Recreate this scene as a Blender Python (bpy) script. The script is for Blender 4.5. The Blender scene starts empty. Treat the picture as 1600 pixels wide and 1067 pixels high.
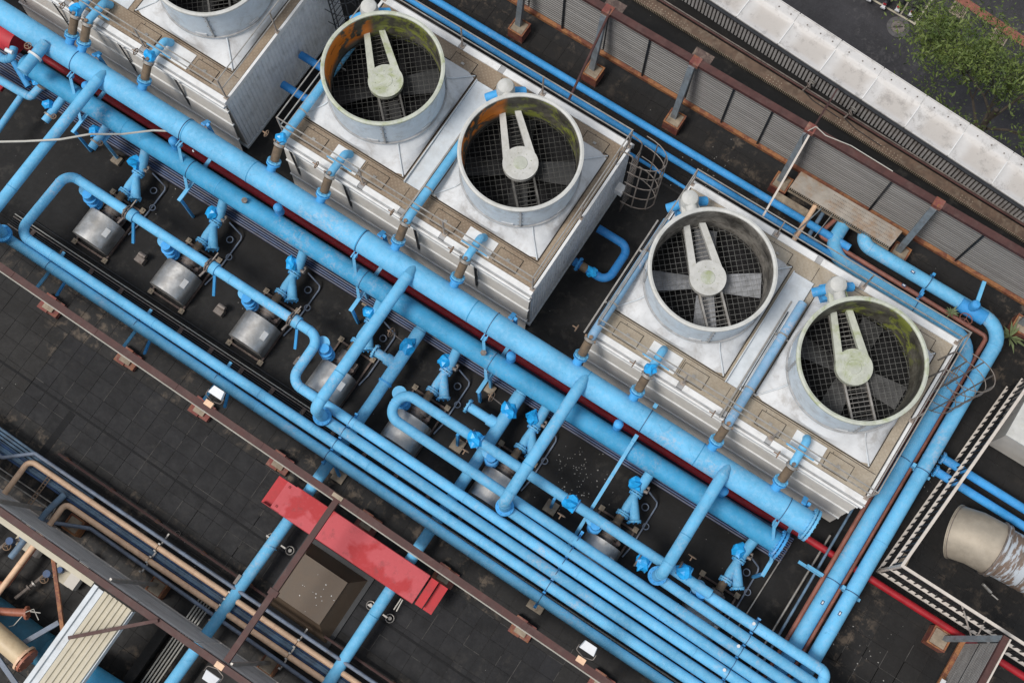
import bpy, bmesh, math, random
import numpy as np
from mathutils import Vector, Matrix, Euler
random.seed(7)
R = math.radians
sc = bpy.context.scene
# ------------------------------------------------------------------ camera
FPX, TILT, ROLL, HEAD, CAMZ = 1949.9, 0.243409, 0.0046927, -0.5732815, 33.0
ct, st = math.cos(TILT), math.sin(TILT)
cr, sr = math.cos(ROLL), math.sin(ROLL)
ch, sh = math.cos(HEAD), math.sin(HEAD)
rows = [Vector((1, 0, 0)), Vector((0, -ct, -st)), Vector((0, st, -ct))]
ax = rows[0]*cr - rows[1]*sr
ay = rows[0]*sr + rows[1]*cr
az = rows[2]
tw = lambda v: Vector((v.x*ch + v.y*sh, -v.x*sh + v.y*ch, v.z))
ax, ay, az = tw(ax), tw(-ay), tw(-az)
cam = bpy.data.objects.new('camera', bpy.data.cameras.new('camera'))
sc.collection.objects.link(cam)
m4 = Matrix(((ax.x, ay.x, az.x, 0), (ax.y, ay.y, az.y, 0), (ax.z, ay.z, az.z, CAMZ), (0, 0, 0, 1)))
cam.matrix_world = m4
cam.data.sensor_width = 36
cam.data.lens = 36*FPX/1600
cam.data.clip_end = 600
sc.camera = cam
# ------------------------------------------------------------------ sky, sun, exposure (overcast day)
SUN_EL, SUN_AZ = R(60), R(212)
w = bpy.data.worlds.new('World'); sc.world = w; w.use_nodes = True
nt = w.node_tree
sky = nt.nodes.new('ShaderNodeTexSky'); sky.sky_type = 'NISHITA'; sky.sun_disc = False
sky.sun_elevation = SUN_EL
sky.sun_rotation = SUN_AZ
sky.air_density = 1.0; sky.dust_density = 4.0; sky.ozone_density = 0.6
mx = nt.nodes.new('ShaderNodeMix'); mx.data_type = 'RGBA'; mx.inputs[0].default_value = .62   # even cloud deck over the clear sky
mx.inputs[7].default_value = (5.6, 5.95, 6.3, 1)
nt.links.new(sky.outputs[0], mx.inputs[6]); nt.links.new(mx.outputs[2], nt.nodes['Background'].inputs[0])
nt.nodes['Background'].inputs[1].default_value = 0.085
sun = bpy.data.objects.new('sun', bpy.data.lights.new('sun', 'SUN'))
sc.collection.objects.link(sun)
sun.data.energy = 2.0; sun.data.angle = R(18); sun.data.color = (1, .965, .92)
sd = Vector((math.cos(SUN_EL)*math.sin(SUN_AZ), math.cos(SUN_EL)*math.cos(SUN_AZ), math.sin(SUN_EL)))
sun.rotation_euler = sd.to_track_quat('Z', 'Y').to_euler()
sc.view_settings.view_transform = 'Standard'; sc.view_settings.look = 'None'
sc.view_settings.exposure = 0.25; sc.view_settings.gamma = 1
sc.view_settings.use_curve_mapping = False

def at(px, py, z=0.0):
    a, b = (px-800)/FPX, (py-533.5)/FPX
    x = a*cr + b*sr; y = -a*sr + b*cr
    N = -y*ct + st; U = -y*st - ct
    t = (z-CAMZ)/U
    E, N = x*t, N*t
    return (E*ch + N*sh, -E*sh + N*ch)

# ------------------------------------------------------------------ materials
def newmat(name):
    m = bpy.data.materials.new(name); m.use_nodes = True
    n = m.node_tree
    return m, n, n.nodes['Principled BSDF']
def nd(n, t, **k):
    x = n.nodes.new(t)
    for a, b in k.items():
        if a in x.inputs: x.inputs[a].default_value = b
        else: setattr(x, a, b)
    return x
def coords(n, obj=False):
    if obj: return n.nodes.new('ShaderNodeTexCoord').outputs['Object']
    return n.nodes.new('ShaderNodeNewGeometry').outputs['Position']
def noise(n, co, scale, detail=6, rough=.6, dist=0.):
    x = nd(n, 'ShaderNodeTexNoise'); x.inputs['Scale'].default_value = scale
    x.inputs['Detail'].default_value = detail; x.inputs['Roughness'].default_value = rough
    x.inputs['Distortion'].default_value = dist
    n.links.new(co, x.inputs['Vector']); return x.outputs['Fac']
def ramp(n, f, a, b, smooth=True):
    x = nd(n, 'ShaderNodeMapRange'); x.interpolation_type = 'SMOOTHSTEP'
    x.inputs['From Min'].default_value = a; x.inputs['From Max'].default_value = b
    n.links.new(f, x.inputs['Value']); return x.outputs['Result']
def mix(n, f, c1, c2):
    x = nd(n, 'ShaderNodeMix'); x.data_type = 'RGBA'
    if isinstance(f, (int, float)): x.inputs[0].default_value = f
    else: n.links.new(f, x.inputs[0])
    for i, c in ((6, c1), (7, c2)):
        if isinstance(c, (tuple, list)): x.inputs[i].default_value = (*c[:3], 1)
        else: n.links.new(c, x.inputs[i])
    return x.outputs[2]
def mth(n, op, a, b=None):
    x = nd(n, 'ShaderNodeMath'); x.operation = op
    for i, c in ((0, a), (1, b)):
        if c is None: continue
        if isinstance(c, (int, float)): x.inputs[i].default_value = c
        else: n.links.new(c, x.inputs[i])
    return x.outputs[0]
def bump(n, b, h, strength=.3, dist=.01):
    x = nd(n, 'ShaderNodeBump'); x.inputs['Strength'].default_value = strength; x.inputs['Distance'].default_value = dist
    n.links.new(h, x.inputs['Height']); n.links.new(x.outputs[0], b.inputs['Normal'])
def smat(name, col, rough=.6, metal=0., var=.25, dirt=None, dirt_amt=.5, dscale=1.2, speck=0., rust=None, rust_t=.62, bmp=.15, fine=14, obj=False):
    """general weathered surface: base colour varied, dirt patches, small specks, rust"""
    m, n, b = newmat(name); co = coords(n, obj)
    f1 = noise(n, co, fine*.25, 5, .65)
    c = mix(n, ramp(n, f1, .3, .7), tuple(v*(1-var) for v in col), tuple(min(1, v*(1+var*.6)) for v in col))
    if dirt:
        f2 = noise(n, co, dscale, 8, .72, .4)
        c = mix(n, mth(n, 'MULTIPLY', ramp(n, f2, .46, .72), dirt_amt), c, dirt)
    if speck:
        f3 = noise(n, co, 38, 3, .7)
        c = mix(n, mth(n, 'MULTIPLY', ramp(n, f3, .64, .70), speck), c, tuple(v*.25 for v in col))
    if rust:
        f4 = noise(n, co, 2.6, 9, .75, .8)
        rr = ramp(n, f4, rust_t-.03, rust_t+.04)
        f5 = noise(n, co, 22, 4, .6)
        rc = mix(n, f5, rust, tuple(v*.3 for v in rust))
        c = mix(n, rr, c, rc)
    n.links.new(c, b.inputs['Base Color'])
    r0 = ramp(n, f1, 0, 1)
    rm = nd(n, 'ShaderNodeMapRange'); n.links.new(r0, rm.inputs['Value'])
    rm.inputs['To Min'].default_value = max(.05, rough-.12); rm.inputs['To Max'].default_value = min(1, rough+.15)
    n.links.new(rm.outputs[0], b.inputs['Roughness'])
    b.inputs['Metallic'].default_value = metal
    if bmp: bump(n, b, noise(n, co, fine, 5, .6), bmp, .01)
    return m
BL = (.165, .47, .73)
def blue_paint(name, col, wear=.38, dirt=.35):
    m, n, b = newmat(name); co = coords(n)
    f1 = noise(n, co, 1.3, 6, .6)
    c = mix(n, ramp(n, f1, .3, .7), tuple(v*.86 for v in col), tuple(min(1, v*1.10+.01) for v in col))
    f0 = noise(n, co, 9, 8, .75)
    c = mix(n, mth(n, 'MULTIPLY', ramp(n, f0, .42, .68), .45), c, (min(1, col[0]*1.6+.05), min(1, col[1]*1.2), min(1, col[2]*1.08)))
    f2 = noise(n, co, 5, 9, .75, .6)     # grime
    c = mix(n, mth(n, 'MULTIPLY', ramp(n, f2, .55, .78), dirt), c, (.10, .20, .27))
    f3 = noise(n, co, 46, 2, .6)
    c = mix(n, mth(n, 'MULTIPLY', ramp(n, f3, .70, .73), .8), c, (.03, .07, .14))
    f4 = noise(n, co, .75, 3, .5, .2); f5 = noise(n, co, 9, 9, .8)
    k = mth(n, 'MULTIPLY', ramp(n, f4, .55, .66), ramp(n, f5, .46, .60))
    c = mix(n, mth(n, 'MULTIPLY', k, wear), c, (.50, .46, .48))   # pinkish undercoat showing
    # long worn streaks and joint-side rust
    f6 = noise(n, co, 2.1, 10, .82, 1.2)
    c = mix(n, mth(n, 'MULTIPLY', ramp(n, f6, .57, .66), .45), c, (.07, .22, .38))
    f7 = noise(n, co, 3.7, 9, .8, .5)
    c = mix(n, mth(n, 'MULTIPLY', ramp(n, f7, .66, .70), .75), c, (.30, .22, .17))
    oi = n.nodes.new('ShaderNodeObjectInfo'); k2 = nd(n, 'ShaderNodeMapRange'); n.links.new(oi.outputs['Random'], k2.inputs['Value']); k2.inputs['To Min'].default_value = .86; k2.inputs['To Max'].default_value = 1.08
    hs = nd(n, 'ShaderNodeHueSaturation'); n.links.new(c, hs.inputs['Color']); n.links.new(k2.outputs[0], hs.inputs['Value']); hs.inputs['Saturation'].default_value = 1.06; c = hs.outputs[0]
    n.links.new(c, b.inputs['Base Color']); b.inputs['Roughness'].default_value = .62
    b.inputs['Specular IOR Level'].default_value = .3
    bump(n, b, noise(n, co, 30, 4, .6), .12, .01)
    return m
M = {}
M['blue'] = blue_paint('blue_pipe_paint', BL)
M['blue2'] = blue_paint('blue_pipe_paint_dirty', (.075, .335, .57), .3, .8)
M['blue_clean'] = blue_paint('blue_pipe_paint_deep', (.085, .36, .74), .1, .2)
M['blue_deep'] = blue_paint('deep_blue_pipe_paint', (.04, .20, .48), .1, .2)
M['blue_faded'] = blue_paint('faded_blue_pipe_paint', (.20, .36, .52), 1.0, 1.0)
M['blue_fit'] = blue_paint('blue_fitting_paint', (.09, .37, .72), .3, .5)
M['navy'] = smat('dark_blue_conduit', (.035, .085, .20), .55, 0, .4, (.09, .08, .075), .5, 3)
M['greyblue'] = smat('grey_blue_conduit', (.17, .21, .28), .55, 0, .3, (.12, .1, .09), .5, 3)
M['duskblue'] = smat('dusk_blue_conduit', (.06, .135, .29), .5, 0, .3, (.03, .06, .12), .6, 3)
M['navydark'] = smat('navy_tray', (.008, .018, .055), .6, 0, .3)
M['conduitblue'] = smat('dull_blue_conduit', (.065, .10, .20), .45, 0, .3, (.03, .04, .07), .6, 3)
M['conduitgrey'] = smat('dull_grey_conduit', (.12, .13, .18), .5, 0, .3, (.1, .08, .07), .6, 3)
M['steelblue'] = smat('slate_blue_pipe', (.13, .21, .30), .55, 0, .3, (.12, .1, .09), .5, 3)
M['bag'] = smat('blue_plastic_sheet', (.02, .38, .82), .3, 0, .25, None, bmp=.5, fine=12)
M['red'] = smat('red_fire_pipe', (.36, .010, .018), .45, 0, .2, (.2, .03, .03), .4, 3)
M['redstep'] = None
M['white'] = smat('white_trim', (.76, .76, .75), .5, 0, .08, (.50, .47, .42), .45, 2.2, .15)
M['greypanel'] = smat('pale_grey_panel', (.62, .66, .69), .5, .0, .10, (.44, .43, .41), .55, 1.2, .3)
M['fairing'] = smat('white_fairing_panel', (.62, .63, .64), .5, .0, .08, (.34, .32, .30), .75, 1.7, .35)
M['stackside'] = smat('blue_white_stack_panel', (.60, .67, .73), .45, .0, .08, (.33, .33, .32), .65, 2.1, .4)
M['joint'] = smat('grey_joint', (.36, .36, .36), .6)
M['beige'] = smat('beige_wall_panel', (.58, .545, .495), .6, 0, .06, (.46, .42, .37), .5, 1.6)
M['siding'] = smat('white_siding', (.76, .78, .80), .45, 0, .10, (.3, .29, .27), .45, 1.5, .15)
M['deck'] = None
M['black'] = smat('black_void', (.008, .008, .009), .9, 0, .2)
M['blacksteel'] = smat('black_steel', (.02, .022, .026), .5, 0, .3)
M['gal'] = smat('galvanised_tube', (.42, .40, .37), .42, .5, .2, (.22, .17, .12), .6, 5)
M['cagedark'] = smat('dull_cage_steel', (.20, .175, .155), .5, .2, .3, (.09, .05, .03), .7, 6)
M['rail'] = smat('weathered_rail', (.40, .34, .29), .5, .2, .2, (.12, .06, .035), .7, 6)
M['stainless'] = smat('brushed_stainless', (.60, .59, .57), .42, .8, .3, (.36, .34, .31), .8, 2.2, bmp=.4, fine=7)
M['hubwhite'] = smat('hub_cover', (.56, .56, .535), .6, 0, .12, (.34, .33, .26), .5, 3, .3)
M['hubmoss'] = smat('mossy_hub_cover', (.50, .52, .45), .6, 0, .15, (.26, .31, .09), .85, 2.4, .3)
M['blade'] = smat('fan_blade', (.30, .31, .33), .5, 0, .2, (.1, .1, .1), .7, 4)
M['blade_dark'] = smat('dark_fan_blade', (.020, .021, .022), .6, 0, .3, (.01, .01, .01), .7, 4)  # much darker copy of the fan blade colour
M['blade_mid'] = smat('mid_dark_fan_blade', (.06, .06, .06), .6, 0, .4, (.02, .02, .02), .9, 2)  # darker copy of the fan blade colour
M['mesh_dark'] = smat('dark_guard_wire', (.10, .10, .09), .6, .2, .5, (.03, .03, .03), .9, 1.2)
M['beam_dark'] = smat('dark_support_beam', (.13, .125, .115), .6, .2, .4, (.03, .03, .03), .8, 3)  # dark colour for the beams inside the stacks
M['mesh'] = smat('fan_guard_wire', (.17, .17, .16), .6, .2, .3)
M['coupling'] = smat('brown_pipe_coupling', (.17, .12, .075), .6, 0, .3, (.08, .06, .05), .6, 8)
M['frame'] = smat('brown_pump_frame', (.10, .065, .055), .6, 0, .4, (.30, .24, .18), .6, 7)
M['castgrey'] = smat('dirty_cast_metal', (.22, .19, .17), .55, .3, .35, (.08, .05, .04), .7, 8)
M['rustwheel'] = smat('rusty_handwheel', (.26, .17, .11), .65, 0, .4)
M['brown'] = smat('maroon_painted_steel', (.072, .027, .023), .6, 0, .25, (.12, .07, .06), .5, 3, .2, (.26, .10, .05), .66)
M['brownrust'] = smat('rusting_steel', (.20, .07, .04), .7, 0, .3, (.42, .20, .09), .9, 4, .3, (.50, .22, .09), .5, .4)
M['pedestal'] = smat('red_brown_pedestal', (.20, .055, .045), .7, 0, .3, (.34, .24, .17), .7, 3, .2, (.36, .14, .06), .55, .3)
M['concrete'] = smat('stained_concrete', (.33, .27, .20), .85, 0, .3, (.15, .11, .08), .8, 4, .3)
M['steelgrey'] = smat('grey_post_steel', (.27, .31, .34), .5, .3, .2, (.13, .09, .07), .6, 4, .2)
M['peach'] = smat('peach_pipe_paint', (.82, .55, .36), .5, 0, .12, (.4, .22, .15), .5, 3, .2)
M['copper'] = smat('copper_brown_pipe', (.30, .115, .08), .5, 0, .25, (.13, .06, .045), .6, 3)
M['terracotta'] = smat('terracotta_pipe', (.38, .13, .075), .5, 0, .2, (.2, .08, .05), .5, 3)
M['cream'] = smat('cream_metal_sheet', (.52, .47, .36), .5, 0, .1, (.40, .36, .27), .6, 2, .1)
M['tan_metal'] = smat('tan_duct_metal', (.40, .35, .28), .58, .3, .12, (.26, .22, .17), .5, 1.2)
M['box_brown'] = smat('brown_sheet_roof', (.115, .082, .056), .5, .1, .12, (.10, .08, .06), .5, 2, .15)
M['wheelblack'] = smat('black_rubber', (.02, .02, .02), .7)
M['fencewhite'] = smat('off_white_fence_rail', (.62, .56, .50), .55, 0, .1, (.4, .34, .28), .5, 5)
M['lampwhite'] = smat('white_lamp_glass', (.70, .71, .73), .3, 0, .05)
M['cable'] = smat('pale_hose', (.50, .48, .43), .6, 0, .1)
M['red_duct'] = smat('red_duct_cloth', (.52, .035, .05), .6, 0, .15)
M['kerbred'] = smat('red_kerb_brick', (.27, .10, .07), .85, 0, .3, (.1, .07, .06), .5, 2)
M['teal'] = smat('teal_blue_tank', (.03, .15, .24), .5, 0, .2, (.02, .08, .13), .5, 1.5)
M['leafyplant'] = smat('plant_leaf', (.16, .20, .09), .6, 0, .3)

def m_deck(nm, dk):
    m, n, b = newmat(nm); co = coords(n)
    f1 = noise(n, co, 1.1, 8, .7, .5); f2 = noise(n, co, 14, 4, .6)
    c = mix(n, ramp(n, f1, .3, .7), dk[0], dk[1])
    c = mix(n, mth(n, 'MULTIPLY', f2, .5), c, (.15, .11, .075))
    f3 = noise(n, co, .55, 4, .6)
    c = mix(n, mth(n, 'MULTIPLY', ramp(n, f3, .55, .75), .5), c, (.42, .40, .36))
    # diamond tread
    w1 = nd(n, 'ShaderNodeTexWave'); w1.inputs['Scale'].default_value = 3.6; w1.bands_direction = 'DIAGONAL'
    mp = nd(n, 'ShaderNodeMapping'); n.links.new(co, mp.inputs['Vector']); mp.inputs['Rotation'].default_value = (0, 0, R(45))
    w1.bands_direction = 'X'; n.links.new(mp.outputs[0], w1.inputs['Vector'])
    w2 = nd(n, 'ShaderNodeTexWave'); w2.inputs['Scale'].default_value = 3.6; w2.bands_direction = 'Y'; n.links.new(mp.outputs[0], w2.inputs['Vector'])
    tread = mth(n, 'MULTIPLY', w1.outputs['Fac'], w2.outputs['Fac'])
    c = mix(n, mth(n, 'MULTIPLY', ramp(n, tread, .4, .8), .26), c, (.46, .38, .28))
    n.links.new(c, b.inputs['Base Color']); b.inputs['Roughness'].default_value = .6
    bump(n, b, tread, .4, .01)
    return m
M['deck'] = m_deck('tan_chequer_plate', ((.24, .17, .11), (.37, .29, .205)))
M['deck2'] = m_deck('pale_chequer_plate', ((.36, .295, .21), (.52, .46, .37)))
def m_redstep():
    m, n, b = newmat('worn_red_deck_paint'); co = coords(n)
    f1 = noise(n, co, 1.0, 4, .5, .3)
    c = mix(n, ramp(n, f1, .42, .50), (.45, .018, .024), (.55, .075, .09))
    f2 = noise(n, co, 12, 6, .7); c = mix(n, mth(n, 'MULTIPLY', ramp(n, f2, .5, .8), .35), c, (.62, .14, .16))
    f3 = noise(n, co, 3.2, 8, .75); c = mix(n, mth(n, 'MULTIPLY', ramp(n, f3, .52, .72), .6), c, (.24, .04, .045))
    n.links.new(c, b.inputs['Base Color']); b.inputs['Roughness'].default_value = .55
    bump(n, b, noise(n, co, 40, 3), .1)
    return m
M['redstep'] = m_redstep()
def m_floor(name, base, stain, dust, jitter=True):
    m, n, b = newmat(name); co = coords(n)
    f1 = noise(n, co, .5, 7, .65, .4); f2 = noise(n, co, 2.2, 8, .75, .3); f3 = noise(n, co, 9, 7, .7)
    c = mix(n, ramp(n, f1, .35, .65), base, tuple(v*.62 for v in base))
    c = mix(n, mth(n, 'MULTIPLY', ramp(n, f2, .56, .72), .55), c, stain)
    f4 = mth(n, 'MULTIPLY', ramp(n, noise(n, co, .33, 3, .5), .44, .60), ramp(n, noise(n, co, 2.9, 7, .7, .3), .50, .66))
    c = mix(n, mth(n, 'MULTIPLY', f4, .6), c, dust)
    # bird droppings and grit
    v = nd(n, 'ShaderNodeTexVoronoi'); v.inputs['Scale'].default_value = 3.3; n.links.new(co, v.inputs['Vector']); v.inputs['Randomness'].default_value = 1
    g = mth(n, 'MULTIPLY', mth(n, 'LESS_THAN', v.outputs['Distance'], .045), ramp(n, noise(n, co, .45, 2, .5), .5, .6))
    c = mix(n, mth(n, 'MULTIPLY', g, .7), c, (.32, .31, .29))
    c = mix(n, mth(n, 'MULTIPLY', ramp(n, f3, .45, .8), .35), c, tuple(v_*2.2 for v_ in base))
    if jitter:
        oi = n.nodes.new('ShaderNodeObjectInfo')
        k = nd(n, 'ShaderNodeMapRange'); n.links.new(oi.outputs['Random'], k.inputs['Value']); k.inputs['To Min'].default_value = .82; k.inputs['To Max'].default_value = 1.2
        hs = nd(n, 'ShaderNodeHueSaturation'); n.links.new(c, hs.inputs['Color']); n.links.new(k.outputs[0], hs.inputs['Value']); c = hs.outputs[0]
    n.links.new(c, b.inputs['Base Color'])
    rr = nd(n, 'ShaderNodeMapRange'); n.links.new(f2, rr.inputs['Value']); rr.inputs['To Min'].default_value = .3; rr.inputs['To Max'].default_value = .95
    n.links.new(rr.outputs[0], b.inputs['Roughness'])
    b.inputs['Specular IOR Level'].default_value = .3
    bump(n, b, f3, .35, .01)
    return m
M['tile'] = m_floor('dark_roof_tile', (.0125, .0125, .0145), (.021, .019, .017), (.034, .031, .028))
M['tiledust'] = m_floor('dusty_roof_tile', (.016, .015, .0145), (.036, .030, .025), (.17, .13, .095))
M['membrane'] = m_floor('black_roof_membrane', (.0105, .010, .0098), (.020, .017, .015), (.05, .045, .038), False)
M['grout'] = smat('roof_grout', (.03, .028, .027), .9, 0, .3, (.012, .012, .012), .8, 2)
M['road'] = m_floor('asphalt_road', (.048, .046, .050), (.065, .06, .062), (.10, .095, .095), False)
def m_stack_in(nm, mossk, ork=1):
    m, n, b = newmat(nm); tc = n.nodes.new('ShaderNodeTexCoord'); co = tc.outputs['Object']
    oi = n.nodes.new('ShaderNodeObjectInfo')
    va = nd(n, 'ShaderNodeVectorMath'); va.operation = 'ADD'; n.links.new(co, va.inputs[0])
    n.links.new(oi.outputs['Location'], va.inputs[1]); cw = va.outputs[0]
    sx = nd(n, 'ShaderNodeSeparateXYZ'); n.links.new(co, sx.inputs[0])
    f = noise(n, cw, 1.6, 7, .7, .5)
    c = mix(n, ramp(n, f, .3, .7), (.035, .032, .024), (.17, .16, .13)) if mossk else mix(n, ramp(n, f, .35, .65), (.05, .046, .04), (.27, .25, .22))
    f2 = noise(n, cw, 5, 6, .7)
    c = mix(n, mth(n, 'MULTIPLY', ramp(n, f2, .5, .7), .7), c, (.05, .045, .03))
    # moss on the side the belt guard comes from, orange rust to its left: patches of their own
    mask = mth(n, 'MULTIPLY', ramp(n, sx.outputs['Y'], .65, 1.2), ramp(n, noise(n, cw, 2.3, 7, .7, .4), .48, .58))
    c = mix(n, mth(n, 'MULTIPLY', mask, .85*mossk), c, (.24, .27, .045))
    m2 = mth(n, 'MULTIPLY', ramp(n, mth(n, 'MULTIPLY', sx.outputs['X'], -1), 1.0, 1.15), ramp(n, noise(n, cw, 1.6, 5, .6), .44, .50))
    zz = ramp(n, sx.outputs['Z'], .7, .95)
    c = mix(n, mth(n, 'MULTIPLY', mth(n, 'MULTIPLY', m2, zz), .95*mossk*ork), c, (.80, .23, .02))
    n.links.new(c, b.inputs['Base Color']); b.inputs['Roughness'].default_value = .6
    return m
M['stackin'] = m_stack_in('grimy_stack_interior', 1)
M['stackin2'] = m_stack_in('sooty_stack_interior', 0)
M['stackin3'] = m_stack_in('mossy_stack_interior', 1, 0)
def m_cap():
    m, n, b = newmat('stained_white_cap'); tc = n.nodes.new('ShaderNodeTexCoord'); co = tc.outputs['Object']
    cw = coords(n)
    sx = nd(n, 'ShaderNodeSeparateXYZ'); n.links.new(co, sx.inputs[0])
    f = noise(n, cw, .9, 6, .65, .3); f2 = noise(n, cw, 6, 8, .75)
    c = mix(n, f2, (.68, .67, .66), (.54, .52, .50))
    # ponding silt left in the middle of each sagging panel
    dx = mth(n, 'ABSOLUTE', mth(n, 'SUBTRACT', sx.outputs['X'], .12)); dy = mth(n, 'ABSOLUTE', mth(n, 'ADD', sx.outputs['Y'], .12))
    d = mth(n, 'MAXIMUM', mth(n, 'MULTIPLY', dx, 1.45), mth(n, 'MULTIPLY', dy, 2.3))
    k = mth(n, 'SUBTRACT', 1.0, ramp(n, mth(n, 'ADD', d, mth(n, 'MULTIPLY', f, .5)), .7, 1.2))
    c = mix(n, mth(n, 'MULTIPLY', k, .7), c, (.46, .42, .38))
    f3 = noise(n, cw, 2.5, 8, .8)
    c = mix(n, mth(n, 'MULTIPLY', ramp(n, f3, .50, .66), .65), c, (.28, .26, .245))
    n.links.new(c, b.inputs['Base Color']); b.inputs['Roughness'].default_value = .5
    return m
M['cap'] = m_cap()
M['flute'] = smat('fluted_grey_wall', (.42, .41, .405), .6, 0, .12, (.15, .12, .10), .6, 1.6)
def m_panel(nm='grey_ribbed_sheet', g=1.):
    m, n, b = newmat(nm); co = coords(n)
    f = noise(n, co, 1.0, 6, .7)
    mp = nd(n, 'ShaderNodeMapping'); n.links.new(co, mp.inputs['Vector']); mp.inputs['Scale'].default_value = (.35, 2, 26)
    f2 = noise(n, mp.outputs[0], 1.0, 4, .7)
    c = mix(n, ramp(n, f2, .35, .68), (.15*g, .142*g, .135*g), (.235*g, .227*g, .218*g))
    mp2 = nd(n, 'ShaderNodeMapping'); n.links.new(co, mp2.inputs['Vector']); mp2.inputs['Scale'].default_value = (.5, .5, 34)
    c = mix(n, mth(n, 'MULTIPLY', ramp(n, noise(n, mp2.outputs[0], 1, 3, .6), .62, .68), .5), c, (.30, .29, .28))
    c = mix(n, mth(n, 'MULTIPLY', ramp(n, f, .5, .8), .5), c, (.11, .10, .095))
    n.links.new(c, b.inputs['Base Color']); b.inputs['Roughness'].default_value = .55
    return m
M['panel'] = m_panel()
M['panel_brightened'] = m_panel('brightened_ribbed_sheet', 2.3)  # same sheet, colour raised to make up for its shaded face
def m_tank():
    m, n, b = newmat('flaking_tank_paint'); co = coords(n)
    mp = nd(n, 'ShaderNodeMapping'); n.links.new(co, mp.inputs['Vector']); mp.inputs['Scale'].default_value = (6, 1.2, 1.2)
    f = noise(n, mp.outputs[0], 1.3, 8, .75)
    f2 = noise(n, co, 1.2, 3, .5)
    k = ramp(n, mth(n, 'ADD', mth(n, 'MULTIPLY', f, .6), mth(n, 'MULTIPLY', f2, .5)), .52, .57)
    c = mix(n, k, (.42, .46, .50), (.17, .12, .09))
    n.links.new(c, b.inputs['Base Color']); b.inputs['Roughness'].default_value = .5
    return m
M['tank'] = m_tank()
def m_leaf():
    m, n, b = newmat('tree_leaf'); co = coords(n)
    f = noise(n, co, .9, 4, .6); f2 = noise(n, co, 6, 2, .5)
    c = mix(n, ramp(n, f, .35, .65), (.055, .085, .018), (.18, .22, .05))
    c = mix(n, mth(n, 'MULTIPLY', f2, .5), c, (.06, .12, .02))
    n.links.new(c, b.inputs['Base Color']); b.inputs['Roughness'].default_value = .6
    b.inputs['Transmission Weight'].default_value = 0
    return m
M['leaf'] = m_leaf()
M['bark'] = smat('bark', (.08, .065, .05), .9, 0, .3)

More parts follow.
